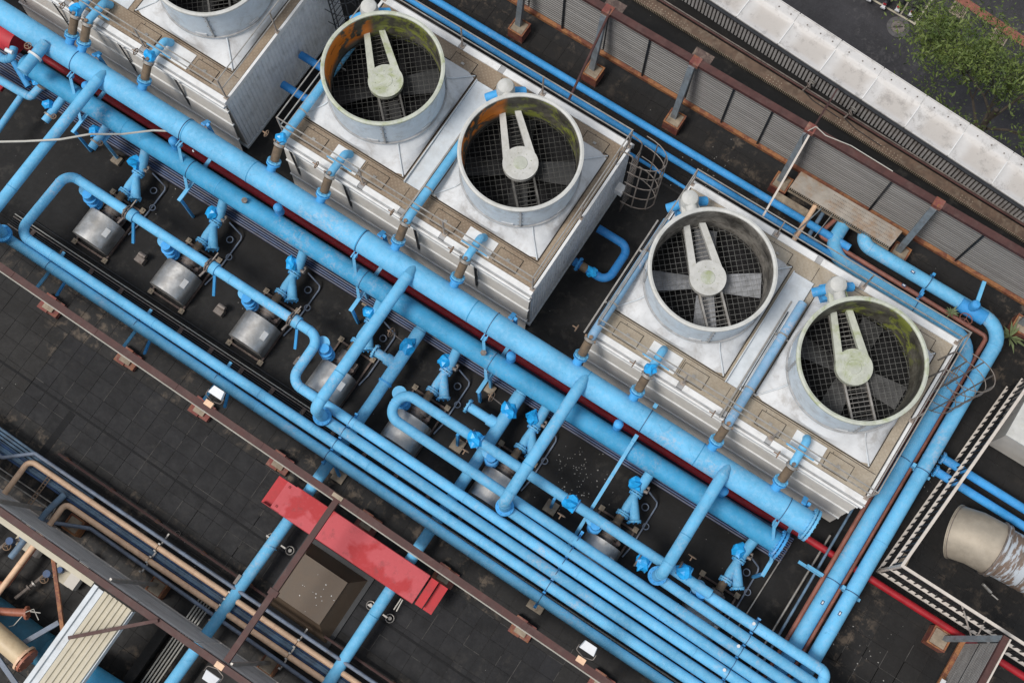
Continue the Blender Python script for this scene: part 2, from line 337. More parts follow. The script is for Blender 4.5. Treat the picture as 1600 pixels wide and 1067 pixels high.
# ------------------------------------------------------------------ mesh builder
class MB:
    def __init__(s): s.v = []; s.f = []; s.sm = 0.6
    def add(s, vs, fs):
        o = len(s.v); s.v += [tuple(v) for v in vs]; s.f += [tuple(i+o for i in f) for f in fs]; return s
    def box(s, x0, x1, y0, y1, z0, z1, rz=0, c=None):
        vs = [(x, y, z) for z in (z0, z1) for y in (y0, y1) for x in (x0, x1)]
        if rz:
            cx, cy = c if c else ((x0+x1)/2, (y0+y1)/2); a, b = math.cos(rz), math.sin(rz)
            vs = [(cx+(x-cx)*a-(y-cy)*b, cy+(x-cx)*b+(y-cy)*a, z) for x, y, z in vs]
        return s.add(vs, [(0, 2, 3, 1), (4, 5, 7, 6), (0, 1, 5, 4), (2, 6, 7, 3), (0, 4, 6, 2), (1, 3, 7, 5)])
    def bar(s, p0, p1, w, h=None):
        p0, p1 = Vector(p0), Vector(p1); h = h or w; d = (p1-p0).normalized()
        up = Vector((0, 0, 1)) if abs(d.z) < .9 else Vector((0, 1, 0))
        a = d.cross(up).normalized(); b = a.cross(d).normalized()
        vs = [p+a*i*w/2+b*j*h/2 for p in (p0, p1) for i, j in ((-1, -1), (1, -1), (1, 1), (-1, 1))]
        return s.add(vs, [(0, 3, 2, 1), (4, 5, 6, 7), (0, 1, 5, 4), (1, 2, 6, 5), (2, 3, 7, 6), (3, 0, 4, 7)])
    def cyl(s, p0, p1, r, n=16, r2=None, cap=True):
        p0, p1 = Vector(p0), Vector(p1); r2 = r if r2 is None else r2; d = (p1-p0).normalized()
        up = Vector((0, 0, 1)) if abs(d.z) < .9 else Vector((1, 0, 0))
        a = d.cross(up).normalized(); b = d.cross(a).normalized()
        vs = [];
        for p, q in ((p0, r), (p1, r2)):
            vs += [p+(a*math.cos(t)+b*math.sin(t))*q for t in (2*math.pi*i/n for i in range(n))]
        fs = [(i, (i+1) % n, n+(i+1) % n, n+i) for i in range(n)]
        if cap: fs += [tuple(range(n-1, -1, -1)), tuple(range(n, 2*n))]
        return s.add(vs, fs)
    def tube(s, pts, r, n=14, bend=0., seg=7, closed=False, cap=True):
        P = [Vector(p) for p in pts]
        if bend:
            Q = [P[0]]
            for i in range(1, len(P)-1):
                d0 = (P[i-1]-P[i]); d1 = (P[i+1]-P[i]); l = min(d0.length*.48, d1.length*.48, 1e9)
                ang = d0.angle(d1); 
                if ang > 3.1: Q.append(P[i]); continue
                t = min(bend/math.tan(ang/2), l); d0.normalize(); d1.normalize()
                A, B = P[i]+d0*t, P[i]+d1*t; rad = t*math.tan(ang/2)
                C = P[i]+(d0+d1).normalized()*(rad/math.sin(ang/2))
                u = (A-C); w_ = (B-C); tot = u.angle(w_); axn = u.cross(w_).normalized()
                for k in range(seg+1): Q.append(C+Matrix.Rotation(tot*k/seg, 3, axn) @ u)
            Q.append(P[-1]); P = Q
        N = len(P); T = []
        for i in range(N):
            if closed: t = P[(i+1) % N]-P[i-1]
            else: t = P[min(i+1, N-1)]-P[max(i-1, 0)]
            T.append(t.normalized())
        up = Vector((0, 0, 1)) if abs(T[0].z) < .9 else Vector((1, 0, 0))
        a = T[0].cross(up).normalized(); vs = []
        for i in range(N):
            if i:
                q = T[i-1].rotation_difference(T[i]); a = (q @ a).normalized()
            a = (a - T[i]*a.dot(T[i])).normalized(); b = T[i].cross(a)
            rr = r if not callable(r) else r(i/(N-1))
            vs += [P[i]+(a*math.cos(t)+b*math.sin(t))*rr for t in (2*math.pi*k/n for k in range(n))]
        fs = []
        for i in range(N if closed else N-1):
            j = (i+1) % N
            fs += [(i*n+k, i*n+(k+1) % n, j*n+(k+1) % n, j*n+k) for k in range(n)]
        if not closed and cap: fs += [tuple(range(n-1, -1, -1)), tuple((N-1)*n+k for k in range(n))]
        return s.add(vs, fs)
    def ring(s, c, axis, Rr, r, n=20, m=6):
        c = Vector(c); axis = Vector(axis).normalized(); up = Vector((0, 0, 1)) if abs(axis.z) < .9 else Vector((1, 0, 0))
        a = axis.cross(up).normalized(); b = axis.cross(a)
        return s.tube([c+(a*math.cos(t)+b*math.sin(t))*Rr for t in (2*math.pi*i/n for i in range(n))], r, m, closed=True)
    def lathe(s, prof, n=48, c=(0, 0), a0=0, a1=2*math.pi):
        full = abs(a1-a0-2*math.pi) < 1e-6; k = n if full else n+1; vs = []
        for r, z in prof:
            vs += [(c[0]+r*math.cos(a0+(a1-a0)*i/n), c[1]+r*math.sin(a0+(a1-a0)*i/n), z) for i in range(k)]
        fs = []
        for j in range(len(prof)-1):
            for i in range(n): fs.append((j*k+i, j*k+(i+1) % k, (j+1)*k+(i+1) % k, (j+1)*k+i))
        return s.add(vs, fs)
    def prism(s, poly, z0, z1):
        n = len(poly); vs = [(x, y, z0) for x, y in poly]+[(x, y, z1) for x, y in poly]
        return s.add(vs, [tuple(range(n-1, -1, -1)), tuple(range(n, 2*n))]+[(i, (i+1) % n, n+(i+1) % n, n+i) for i in range(n)])
    def mesh(s, name, mat, off=(0, 0, 0), ang=.6):
        me = bpy.data.meshes.new(name)
        me.from_pydata([(x-off[0], y-off[1], z-off[2]) for x, y, z in s.v], [], s.f)
        bm = bmesh.new(); bm.from_mesh(me); bmesh.ops.recalc_face_normals(bm, faces=bm.faces); bm.to_mesh(me); bm.free()
        me.polygons.foreach_set('use_smooth', [True]*len(me.polygons))
        me.set_sharp_from_angle(angle=ang)
        if isinstance(mat, str): mat = M[mat]
        me.materials.append(mat); return me
def root_off(o):
    v = Vector((0, 0, 0))
    while o: v += o.location; o = o.parent
    return v
def link(name, me, parent=None, loc=(0, 0, 0), rot=(0, 0, 0)):
    o = bpy.data.objects.new(name, me); sc.collection.objects.link(o)
    o.location = loc; o.rotation_euler = rot
    if parent: o.parent = parent
    return o
def tag(o, label=None, cat=None, group=None, kind=None):
    if label: o['label'] = label
    if cat: o['category'] = cat
    if group: o['group'] = group
    if kind: o['kind'] = kind
    return o
def thing(name, label, cat, loc=(0, 0, 0), group=None, rz=0):
    return tag(link(name, None, None, loc, (0, 0, rz)), label, cat, group)
def W(name, mb, mat, parent, label=None):
    """mb holds world coordinates; part of parent (unrotated)"""
    o = link(name, mb.mesh(name, mat, root_off(parent)), parent)
    if label: o['label'] = label
    return o
def TW(name, mb, mat, org, label, cat, group=None):
    """top-level one-mesh thing from world coordinates with its origin at org"""
    return tag(link(name, mb.mesh(name, mat, org), None, org), label, cat, group)
def S(name, mb, mat, parent=None):
    o = link(name, mb.mesh(name, mat), parent)
    if not parent: o['kind'] = 'structure'
    return o
CACHE = {}
def P_(name, key, fn, mat, parent, loc=(0, 0, 0), rz=0, rot=None):
    """part whose local mesh is shared by key"""
    if key not in CACHE:
        mb = MB(); fn(mb); CACHE[key] = mb.mesh(name, mat)
    return link(name, CACHE[key], parent, loc, rot or (0, 0, rz))
def copy_tree(o, parent=None):
    c = o.copy(); sc.collection.objects.link(c); c.parent = parent
    for chd in list(o.children): copy_tree(chd, c)
    return c
def flange(parent, p, axis, r, th=.05, mat='blue_fit', bolts=0):
    p, a = Vector(p), Vector(axis).normalized(); mb = MB()
    mb.cyl(p-a*th/2, p+a*th/2, r, 22)
    if bolts:
        up = Vector((0, 0, 1)) if abs(a.z) < .9 else Vector((1, 0, 0)); u = a.cross(up).normalized(); v = a.cross(u)
        for i in range(bolts):
            t = 2*math.pi*i/bolts; q = p+(u*math.cos(t)+v*math.sin(t))*r*.86
            mb.cyl(q-a*(th/2+.022), q+a*(th/2+.022), .018, 6)
    return W('flange', mb, mat, parent)
def pipe(name, pts, r, mat, label, cat='pipe', group=None, bend=.3, n=16, seams=None, flanges=(), org=None):
    """a run of pipe: the pipe body is the thing, its flanges and weld bands are parts"""
    org = org or pts[0]
    o = TW(name, MB().tube(pts, r, n, bend), mat, org, label, cat, group)
    if seams:
        for i in range(len(pts)-1):
            a, b = Vector(pts[i]), Vector(pts[i+1]); L = (b-a).length; d = (b-a).normalized(); t = seams*.6
            while t < L-.5:
                W('weld_band', MB().cyl(a+d*t-d*.011, a+d*t+d*.011, r+.007, n+4), M[mat] if isinstance(mat, str) else mat, o); t += seams
    if bend and r > .08:
        for i in range(1, len(pts)-1):
            A, B, C = Vector(pts[i-1]), Vector(pts[i]), Vector(pts[i+1]); d0 = A-B; d1 = C-B; an = d0.angle(d1)
            if an > 2.6: continue
            t = min(bend/math.tan(an/2), d0.length*.48, d1.length*.48)
            for d_ in (d0.normalized(), d1.normalized()):
                q = B+d_*t; W('weld_band', MB().cyl(q-d_*.009, q+d_*.009, r+.007, n+4), mat, o)
    for f in flanges: flange(o, *f)
    return o
def wheel(parent, p, axis, r, mat='rustwheel', name='handwheel'):
    mb = MB(); mb.ring(p, axis, r, .013, 18, 6); a = Vector(axis).normalized()
    up = Vector((0, 0, 1)) if abs(a.z) < .9 else Vector((1, 0, 0)); u = a.cross(up).normalized(); v = a.cross(u); p = Vector(p)
    for k in range(3):
        t = k*2*math.pi/3; mb.cyl(p, p+(u*math.cos(t)+v*math.sin(t))*r, .009, 5)
    mb.cyl(p-a*.12, p+a*.02, .016, 6)
    return W(name, mb, mat, parent)
def bagmesh(seed, rx, ry, rz):
    rnd = random.Random(seed); bm = bmesh.new(); bmesh.ops.create_icosphere(bm, subdivisions=2, radius=1)
    import mathutils.noise as mn
    off = Vector((seed*3.1, seed*1.7, 0))
    for v in bm.verts:
        d = 1+.55*mn.noise(v.co*1.5+off)+.42*abs(mn.noise(v.co*3.1+off))-.1
        v.co = Vector((v.co.x*rx*d, v.co.y*ry*d, v.co.z*rz*d))
    me = bpy.data.meshes.new('plastic_wrap'); bm.to_mesh(me); bm.free()
    me.polygons.foreach_set('use_smooth', [False]*len(me.polygons)); me.materials.append(M['bag']); return me
BAGS = [bagmesh(i, .19, .17, .17) for i in range(6)]
def bag(parent, p, s=1., i=0, world=True):
    loc = Vector(p)-root_off(parent) if world else Vector(p)
    o = link('plastic_wrap', BAGS[i % 6], parent, loc, (0, 0, i*1.3)); o.scale = (s, s, s); return o

# ================================================================== SETTING
# roof slab of this building, floor at z 0
ROOF_EDGE = lambda x: 18.78-.064*x
mb = MB(); mb.prism([(-40, -25), (40, -25), (40, ROOF_EDGE(40)), (-40, ROOF_EDGE(-40))], -1.2, -.014)
roof = S('roof_floor', mb, 'grout')
mb = MB(); mb.prism([(-39.9, -24.9), (39.9, -24.9), (39.9, ROOF_EDGE(40)-.15), (-39.9, ROOF_EDGE(-40)-.15)], -36, -1.203)
bld = thing('building_facade', 'grey office block wall dropping from the roof edge to the road', 'building', (0, 0, -36))
W('wall', mb, 'flute', bld)
# membrane under the pumps and towers
mb = MB(); mb.box(-26, 5.9, 2.2, 7.35, -.01, .004); mb.box(-26, 5.6, 7.35, 13.0, -.01, .002); mb.prism([(-39, 15.72), (39, 15.72), (39, ROOF_EDGE(39)-.2), (-39, ROOF_EDGE(-39)-.2)], -.01, .004)
o = link('roof_membrane', mb.mesh('roof_membrane', 'membrane'), roof); o['kind'] = 'structure'
# tiles: separate objects where they show, joined elsewhere
TS = .485
def tilem(mb): mb.box(-TS/2+.005, TS/2-.005, -TS/2+.005, TS/2-.005, -.02, 0)
cnt = 0
def tile(x, y, mat='tile'):
    global cnt
    o = P_('roof_tile', 'tile_'+mat, tilem, mat, roof, (x, y, random.uniform(-.004, .004)))
    o.rotation_euler = (random.uniform(-.008, .008), random.uniform(-.008, .008), random.uniform(-.012, .012)); cnt += 1
rest = MB()
def seen(x, y):  # inside the open lower-left part of the roof as the photograph shows it
    return (-14.6 < x < 1.2 and -2.15 < y < .62)
for i in range(-62, 62):
    for j in range(-24, 40):
        x, y = i*TS+.1, j*TS+.22
        if y > 15.45: continue
        if 2.2 < y+.3 and y-.3 < 13.0 and -26 < x < 5.6: continue
        if x < -27 or x > 18: continue
        if seen(x, y) and not (-5.8 < x < -4 and -2.4 < y < -.5) and cnt < 210: tile(x, y)
        elif 5.9 < x < 11 and 2.5 < y < 5.9 and cnt < 270: tile(x, y, 'tiledust')
        else:
            z = random.uniform(-.005, .003); rest.box(x-TS/2+.005, x+TS/2-.005, y-TS/2+.005, y+TS/2-.005, -.02, z)
o = link('roof_tile', rest.mesh('roof_tile', 'tiledust'), roof); o['kind'] = 'stuff'
# pale dust lines caught in some joints
mb = MB(); rd = random.Random(21)
for q in range(150):
    i, j = rd.randint(-30, 3), rd.randint(-5, 1)
    if q > 95: i, j = rd.randint(13, 20), rd.randint(6, 10)
    x, y = i*TS+.1-TS/2, j*TS+.22-TS/2; l = TS*rd.choice((1, 1, 2, .6))
    if rd.random() < .62: mb.box(x-.007, x+.007, y, y+l, .0045, .0065)
    else: mb.box(x, x+l, y-.006, y+.006, .0045, .0062)
o = link('dust_line', mb.mesh('dust_line', smat('joint_dust', (.085, .08, .075), .9, 0, .5, (.02, .02, .02), 1, 3)), roof); o['kind'] = 'stuff'
# wide black drainage joints
mb = MB(); mb.box(-17, 8, -1.19, -1.13, -.03, .006); mb.box(-13.35, -13.15, -2.6, -1.22, -.03, .008)
o = link('drainage_joint', mb.mesh('drainage_joint', 'black'), roof)

# road far below
GZ = -36.0
mb = MB(); mb.box(-400, 400, -400, 400, GZ-.5, GZ); road = S('road', mb, 'road')

# ================================================================== COOLING TOWERS
TWD, TDP, DK = 7.75, 4.84, 3.0
def corrug(mb, x, y0, y1, z0, z1, pitch=.13, amp=.035, s=1):
    """ribbed sheet in plane x, ribs vertical, outward side s"""
    n = max(1, int((y1-y0)/pitch)); pts = []
    for i in range(n):
        a = y0+(y1-y0)*i/n; p = (y1-y0)/n
        pts += [(a, 0), (a+p*.35, 0), (a+p*.5, amp), (a+p*.85, amp)]
    pts.append((y1, 0))
    vs = [(x+s*o_, y, z) for z in (z0, z1) for y, o_ in pts]; k = len(pts)
    mb.add(vs, [(i, i+1, k+i+1, k+i) for i in range(k-1)])
def arms_poly(mb, z0, z1):
    # belt guard: disc, two arms to the motor side (local +x), open between the arms
    mb.cyl((0, 0, z0), (0, 0, z1+.012), .45, 40)
    for s in (-1, 1):
        mb.prism([(.02, s*.425), (.02, s*.22), (.42, s*.20), (1.95, s*.075), (1.95, s*.215)][::s], z0, z1)
        # skirt below the arm
    mb.prism([(.1, -.3), (.34, -.3), (.34, .3), (.1, .3)], z0, z1-.002)
def mk_tower(X0, label, first_letter, ladder=True, blade=(0, 0), mossy=(0, 1), bl_mat=('blade_dark', 'blade_dark'), rz0=(.3, .9), wire='mesh_dark', beam='beam_dark', dark=(0, 0), dk='deck'):
    t = thing('cooling_tower', label, 'cooling tower', (X0, 7.5, 0), 'cooling towers in a row behind the big pipes')
    def b(mb): mb.box(.05, TWD-.05, .06, TDP-.06, .3, 2.0)
    P_('inner_casing', 'tw_core', b, 'black', t)
    def b(mb):
        nr = 34; pr = []
        for i in range(nr):
            z = 2.93-2.81*i/nr; y = .035-(2.93-z)*.07; h_ = 2.81/nr
            pr += [(y, z), (y-.022, z-h_*.35), (y-.022, z-h_*.75), (y-.004, z-h_*.9)]
        pr.append((-.16, .12)); k_ = len(pr)
        mb.add([(x, y, z) for x in (.04, TWD-.04) for y, z in pr], [(i, i+1, k_+i+1, k_+i) for i in range(k_-1)])
        mb.box(.04, TWD-.04, .05, .07, .12, 2.93)

        pass
    P_('front_wall', 'tw_front', b, 'beige', t)
    for z in (.9, 1.75, 2.5):
        y = .035-(2.93-z)*.07; P_('wall_ledge', 'tw_led%.1f' % z, lambda mb: mb.box(.02, TWD-.02, y-.05, y+.03, z-.03, z+.02), 'white', t)
    def b(mb):
        mb.box(.04, TWD-.04, TDP-.07, TDP-.035, .12, 2.93)
        for z in (.9, 1.75, 2.45): mb.box(.02, TWD-.02, TDP-.045, TDP-.005, z-.02, z+.02)
    P_('back_wall', 'tw_back', b, 'beige', t)
    def b(mb): corrug(mb, 0, .05, TDP-.05, .15, 2.9, s=1); 
    P_('side_wall', 'tw_sideR', b, 'siding', t, (TWD-.045, 0, 0))
    def b(mb): corrug(mb, 0, .05, TDP-.05, .15, 2.9, s=-1)
    P_('side_wall', 'tw_sideL', b, 'siding', t, (.045, 0, 0))
    # base rail and feet
    def b(mb):
        mb.box(.0, TWD, .0, .12, .02, .14); mb.box(0, TWD, TDP-.12, TDP, .02, .14); mb.box(0, .12, .12, TDP-.12, .02, .14); mb.box(TWD-.12, TWD, .12, TDP-.12, .02, .14)
    P_('base_frame', 'tw_base', b, 'greypanel', t)
    # deck with openings for the two fans
    def b(mb):
        n = 24
        for ci, cx in enumerate((1.7, 5.78)):
            xa, xb = (.1, 3.74) if ci == 0 else (3.74, TWD-.1); ya, yb = .1, TDP-.1; cy = 2.53
            angs = [2*math.pi*i/n for i in range(n)]
            inner = [(cx+1.45*math.cos(a), cy+1.45*math.sin(a)) for a in angs]; outer = []
            for a in angs:
                dx, dy = math.cos(a), math.sin(a); tt = 1e9
                if dx > 1e-6: tt = min(tt, (xb-cx)/dx)
                if dx < -1e-6: tt = min(tt, (xa-cx)/dx)
                if dy > 1e-6: tt = min(tt, (yb-cy)/dy)
                if dy < -1e-6: tt = min(tt, (ya-cy)/dy)
                outer.append((cx+dx*tt, cy+dy*tt))
            vs = [(x, y, DK) for x, y in inner]+[(x, y, DK) for x, y in outer]
            mb.add(vs, [(i, (i+1) % n, n+(i+1) % n, n+i) for i in range(n)])
            for (qx, qy) in ((xa, ya), (xb, ya), (xa, yb), (xb, yb)):   # corner fill
                j = min(range(n), key=lambda k: -((outer[k][0]-cx)*(qx-cx)+(outer[k][1]-cy)*(qy-cy))/(math.hypot(outer[k][0]-cx, outer[k][1]-cy)*math.hypot(qx-cx, qy-cy)))
                aq = math.atan2(qy-cy, qx-cx) % (2*math.pi); k = int(aq/(2*math.pi)*n)
                mb.add([(*outer[k], DK), (qx, qy, DK), (*outer[(k+1) % n], DK)], [(0, 1, 2)])
    P_('deck_plate', 'tw_deck'+dk, b, dk, t)
    # white perimeter trims with grey joints
    z = DK+.05
    segs = [(.0, 2.45), (2.62, 3.7), (3.87, 4.95), (5.12, TWD)]
    for q, (a, c) in enumerate(segs):
        P_('edge_trim', 'tw_trimf%d' % q, lambda mb: mb.box(a, c, .0, .15, 2.86, z), 'white', t)
        P_('edge_trim', 'tw_trimb%d' % q, lambda mb: mb.box(a, c, TDP-.20, TDP-.02, 2.86, z), 'white', t)
    for q, a in enumerate((0, TWD-.07)): P_('edge_trim', 'tw_trims%d' % q, lambda mb: mb.box(a, a+.07, .152, TDP-.202, 2.86, z-.004), 'white', t)
    for q, (a, c) in enumerate(((2.453, 2.617), (3.703, 3.867), (4.953, 5.117))):
        P_('trim_joint', 'tw_jf%d' % q, lambda mb: mb.box(a, c, .01, .145, 2.88, DK+.03), 'joint', t); P_('trim_joint', 'tw_jb%d' % q, lambda mb: mb.box(a, c, TDP-.195, TDP-.03, 2.88, DK+.03), 'joint', t)
    P_('drip_edge', 'tw_drf', lambda mb: mb.box(-.03, TWD+.03, -.035, -.004, 2.84, 2.97), 'joint', t)
    P_('drip_edge', 'tw_drb', lambda mb: mb.box(-.03, TWD+.03, TDP-.012, TDP+.028, 2.80, 2.99), 'joint', t)
    def b(mb): mb.box(0.0, TWD, -.095, -.04, 2.84, 2.95)
    P_('gutter', 'tw_gutter', b, 'white', t)
    # deck plate joints: thin dark gaps
    def b(mb):
        for x in (.62, 2.3, 3.6, 4.62, 6.5): mb.box(x-.006, x+.006, .24, .72, DK-.01, DK+.004); mb.box(x+.3-.006, x+.3+.006, TDP-.75, TDP-.27, DK-.01, DK+.004)
        mb.box(.13, TWD-.13, .775, .787, DK-.01, DK+.005)
    P_('plate_joint', 'tw_pj', b, 'black', t)
    # sloping grey panel between the cells
    def b(mb):
        mb.add([(3.42, .78, DK+.02), (3.98, .78, DK+.02), (3.98, 4.1, DK+.10), (3.42, 4.1, DK+.10), (3.42, .78, DK-.01), (3.98, .78, DK-.01), (3.98, 4.1, DK-.01), (3.42, 4.1, DK-.01)],
               [(0, 1, 2, 3), (7, 6, 5, 4), (0, 4, 5, 1), (1, 5, 6, 2), (2, 6, 7, 3), (3, 7, 4, 0)])
        mb.box(3.39, 3.415, .75, 4.12, DK+.005, DK+.13)
    P_('centre_panel', 'tw_mid', b, 'greypanel', t)
    for ci, cx in enumerate((1.7, 5.78)):
        # ---- hatches
        def hb(mb): mb.box(-.33, .33, -.19, .19, DK+.004, DK+.022)
        def hf(mb):
            for a in ((-.345, .345, -.205, -.192), (-.345, .345, .192, .205), (-.345, -.332, -.192, .192), (.332, .345, -.192, .192)): mb.box(*a, DK+.002, DK+.014)
        def hh(mb): mb.box(-.045, .045, -.03, .03, DK+.023, DK+.05)
        for hx, hy in ((cx-.92, .46), (cx+.98, .46), (cx+1.12, TDP-.52)) + (((cx-.75, TDP-.5),) if ci else ()):
            h = P_('hatch', 'hatch'+dk, hb, dk, t, (hx, hy, 0))
            P_('frame_gap', 'hatchf', hf, 'black', h); P_('handle', 'hatchh', hh, 'gal', h)
        def b(mb): mb.box(-.42, .42, -.24, .24, DK+.003, DK+.035)
        P_('inlet_pad', 'pad', b, 'white', t, (cx+.12, .46, 0))
        # ---- fan stack
        FY = 2.53
        def b(mb):
            prof = [(1.46, 3.95), (1.445, 4.5), (1.45, 4.6), (1.50, 4.615), (1.545, 4.60), (1.54, 4.53), (1.50, 4.50), (1.50, 3.44), (1.545, 3.435), (1.545, 3.40), (1.50, 3.395)]
            mb.lathe([(r, z) for r, z in prof[2:]], 72)
        sx = link('fan_stack', None, t, (cx, 2.53, 0))
        P_('stack_shell', 'stack', b, 'stackside', sx)
        def b(mb): mb.lathe([(1.447, 1.58), (1.425, 1.3), (1.435, 1.28), (1.41, 1.0), (1.425, .98), (1.40, .75), (1.42, .45), (1.46, .15), (1.49, -.1)], 72)
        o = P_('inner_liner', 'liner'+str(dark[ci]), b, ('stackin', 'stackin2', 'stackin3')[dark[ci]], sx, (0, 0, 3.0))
        def b(mb):   # rolled rim
            mb.lathe([(1.447, 4.58), (1.452, 4.617), (1.50, 4.632), (1.548, 4.617), (1.552, 4.56), (1.51, 4.54)], 72)
        P_('rim', 'rim', b, 'hubwhite' if not (ci in mossy) else 'hubmoss', sx) if False else P_('rim', 'rim%d' % (ci in mossy), b, 'hubmoss' if ci in mossy else 'hubwhite', sx)
        def b(mb):   # square-to-round fairing
            n = 64; k = 7; vs = []
            hx_, hy_ = 1.60, 1.68
            for j in range(k+1):
                u = j/k
                for i in range(n):
                    a = 2*math.pi*i/n; dx, dy = math.cos(a), math.sin(a)
                    sq = min(hx_/max(1e-6, abs(dx)), hy_/max(1e-6, abs(dy))); 
                    if u <= .43: rr = min(sq, 1.5+.20*(u/.43)**1.5); z = 3.40-.20*(u/.43)
                    else: q_ = (u-.43)/.57; r0_ = min(sq, 1.70); rr = r0_+(sq-r0_)*q_; z = 3.20-.175*q_
                    vs.append((dx*rr, dy*rr, z))
            mb.add(vs, [(j*n+i, j*n+(i+1) % n, (j+1)*n+(i+1) % n, (j+1)*n+i) for j in range(k) for i in range(n)])
        P_('base_fairing', 'fair', b, 'fairing', sx)
        def b(mb):
            for sg in (-1, 1):
                mb.box(-1.62, 1.62, sg*1.70-.008, sg*1.70+.008, 3.002, 3.02); mb.box(sg*1.62-.008, sg*1.62+.008, -1.69, 1.69, 3.002, 3.02)
        P_('frame_gap', 'fgap', b, 'black', sx)
        for q, (sx_, sy_) in enumerate(((1, 1), (-1, 1), (-1, -1), (1, -1))):
            P_('corner_seam', 'cseam%d' % q, lambda mb: mb.tube([(sx_*1.06, sy_*1.08, 3.40), (sx_*1.19, sy_*1.23, 3.22), (sx_*1.59, sy_*1.67, 3.05)], .020, 6), 'greypanel', sx)
        def b(mb):
            for q in range(4):
                a = -R(57)+q*math.pi/2; dx, dy = math.cos(a), math.sin(a)
                mb.bar((dx*1.52, dy*1.52, 3.46), (dx*1.52, dy*1.52, 4.5), .045, .03)
                for e in (-.10, .10):
                    for z in (3.5, 3.75, 4.0, 4.25, 4.45):
                        a2 = a+e*.35; mb.cyl((math.cos(a2)*1.495, math.sin(a2)*1.495, z), (math.cos(a2)*1.515, math.sin(a2)*1.515, z), .014, 5)
            mb.lathe([(1.503, 3.465), (1.552, 3.465), (1.552, 3.445), (1.503, 3.445)], 64)
        P_('shell_seam', 'sseam', b, 'joint', sx)
        for a in (R(-20), R(-75), R(190)):
            P_('patch_plate', 'patch', lambda mb: mb.lathe([(1.502, 3.58), (1.52, 3.58), (1.52, 3.48), (1.502, 3.48)], 6, a0=0, a1=.2), 'fairing', sx, (0, 0, 0), a)
        # wire grid of the fan guard (fine wires, joined)
        def b(mb):
            k = .135
            for i in range(-10, 11):
                c = i*k; h = math.sqrt(max(0, 1.43**2-c*c))
                if h < .1: continue
                mb.bar((c, -h, 0), (c, h, 0), .0075, .006); mb.bar((-h, c, -.012), (h, c, -.012), .0075, .006)
        for q in range(14):
            P_('liner_slit', 'lslit%d' % (q % 3), lambda mb: mb.lathe([(1.418, 3.0+.95+.2*(q % 3)), (1.405, 3.0+.97+.2*(q % 3))], 5, a0=0, a1=.22), 'gal' if dark[ci] else 'castgrey', sx, (0, 0, 0), .2+q*.27)
        g = P_('guard_wire', 'grid'+wire, b, wire, sx, (0, 0, 3.62), R(41)); g['kind'] = 'stuff'
        def b(mb): mb.cyl((0, 0, 2.93), (0, 0, 2.98), 1.30, 48); mb.lathe([(1.29, 2.95), (1.43, 2.95), (1.43, 3.56), (1.39, 3.56)], 56)  # black disc and collar stand in for the unlit depth below the fan
        P_('shade_fill', 'fill', b, 'black', sx)
        fan = link('fan', None, sx, (0, 0, 3.45), (0, 0, rz0[ci]))
        # blades
        nb = 4
        for q in range(nb):
            def b(mb):
                vs = []
                for i in range(8):
                    u = i/7; r_ = .30+u*1.08; wv = .20+.10*u; tw_ = .55-.30*u
                    for s in (-1, -.33, .33, 1):
                        vs.append((r_, s*wv, math.sin(tw_)*wv*s-.02*s*s))
                mb.add(vs, [(i*4+j, i*4+j+1, (i+1)*4+j+1, (i+1)*4+j) for i in range(7) for j in range(3)])
                mb.cyl((.1, 0, 0), (.36, 0, 0), .04, 8)
            P_('blade', 'blade'+bl_mat[ci], b, bl_mat[ci], sx, (0, 0, 3.42), rz0[ci]+q*math.pi/2)
        bpy.data.objects.remove(fan)
        def b(mb): mb.cyl((0, 0, 3.25), (0, 0, 3.71), .20, 24); mb.cyl((0, 0, 3.6), (0, 0, 3.75), .33, 28)
        P_('hub', 'hub', b, 'castgrey', sx)
        AN = R(133.5+(1.6, -1.1)[ci]+(X0*7 % 3-1.2)*.8)
        def b(mb):
            for s in (-1, 1): mb.bar((-1.43, s*.27, 3.66), (1.43, s*.27, 3.66), .05, .10)
            for i in range(26):
                x = -1.38+i*.11
                if abs(x) < .2: continue
                mb.bar((x, -.25, 3.655), (x, .25, 3.655), .012, .02)
        P_('support_beam', 'sbeam'+beam, b, beam, sx, (0, 0, 0), AN)
        def b(mb): arms_poly(mb, 3.72, 3.86)
        P_('belt_guard', 'belt%d' % (ci in mossy), b, 'hubmoss' if ci in mossy else 'hubwhite', sx, (0, 0, 0), AN)
        def b(mb):
            mb.lathe([(0.001, .012), (.17, .012), (.18, .0)], 24)
            for q in range(8):
                a = q*math.pi/4; mb.cyl((.27*math.cos(a), .27*math.sin(a), 0), (.27*math.cos(a), .27*math.sin(a), .018), .012, 6)
        P_('hub_cap', 'hcap', b, 'hubmoss', sx, (0, 0, 3.873))
        # motor with rounded cowl just outside the stack
        def b(mb):
            mb.tube([(1.5, 0, 3.955), (2.02, 0, 3.955)], .15, 12)
            mb.lathe([(0.001, 4.16), (.12, 4.15), (.2, 4.10), (.235, 4.0), (.24, 3.80), (.22, 3.5)], 24, c=(2.02, 0))
        P_('motor_cowl', 'cowl', b, 'hubwhite', sx, (0, 0, 0), AN)
        def b(mb):
            mb.tube([(2.05, -.5, 3.5), (2.05, -.2, 3.62), (2.05, .2, 3.62), (2.05, .5, 3.5)], .12, 12)
            mb.box(1.85, 2.25, -.25, .25, 3.05, 3.4)
        P_('motor', 'motor', b, 'blue_fit', sx, (0, 0, 0), AN)
    # ---- railings
    rl = link('railing', None, t)
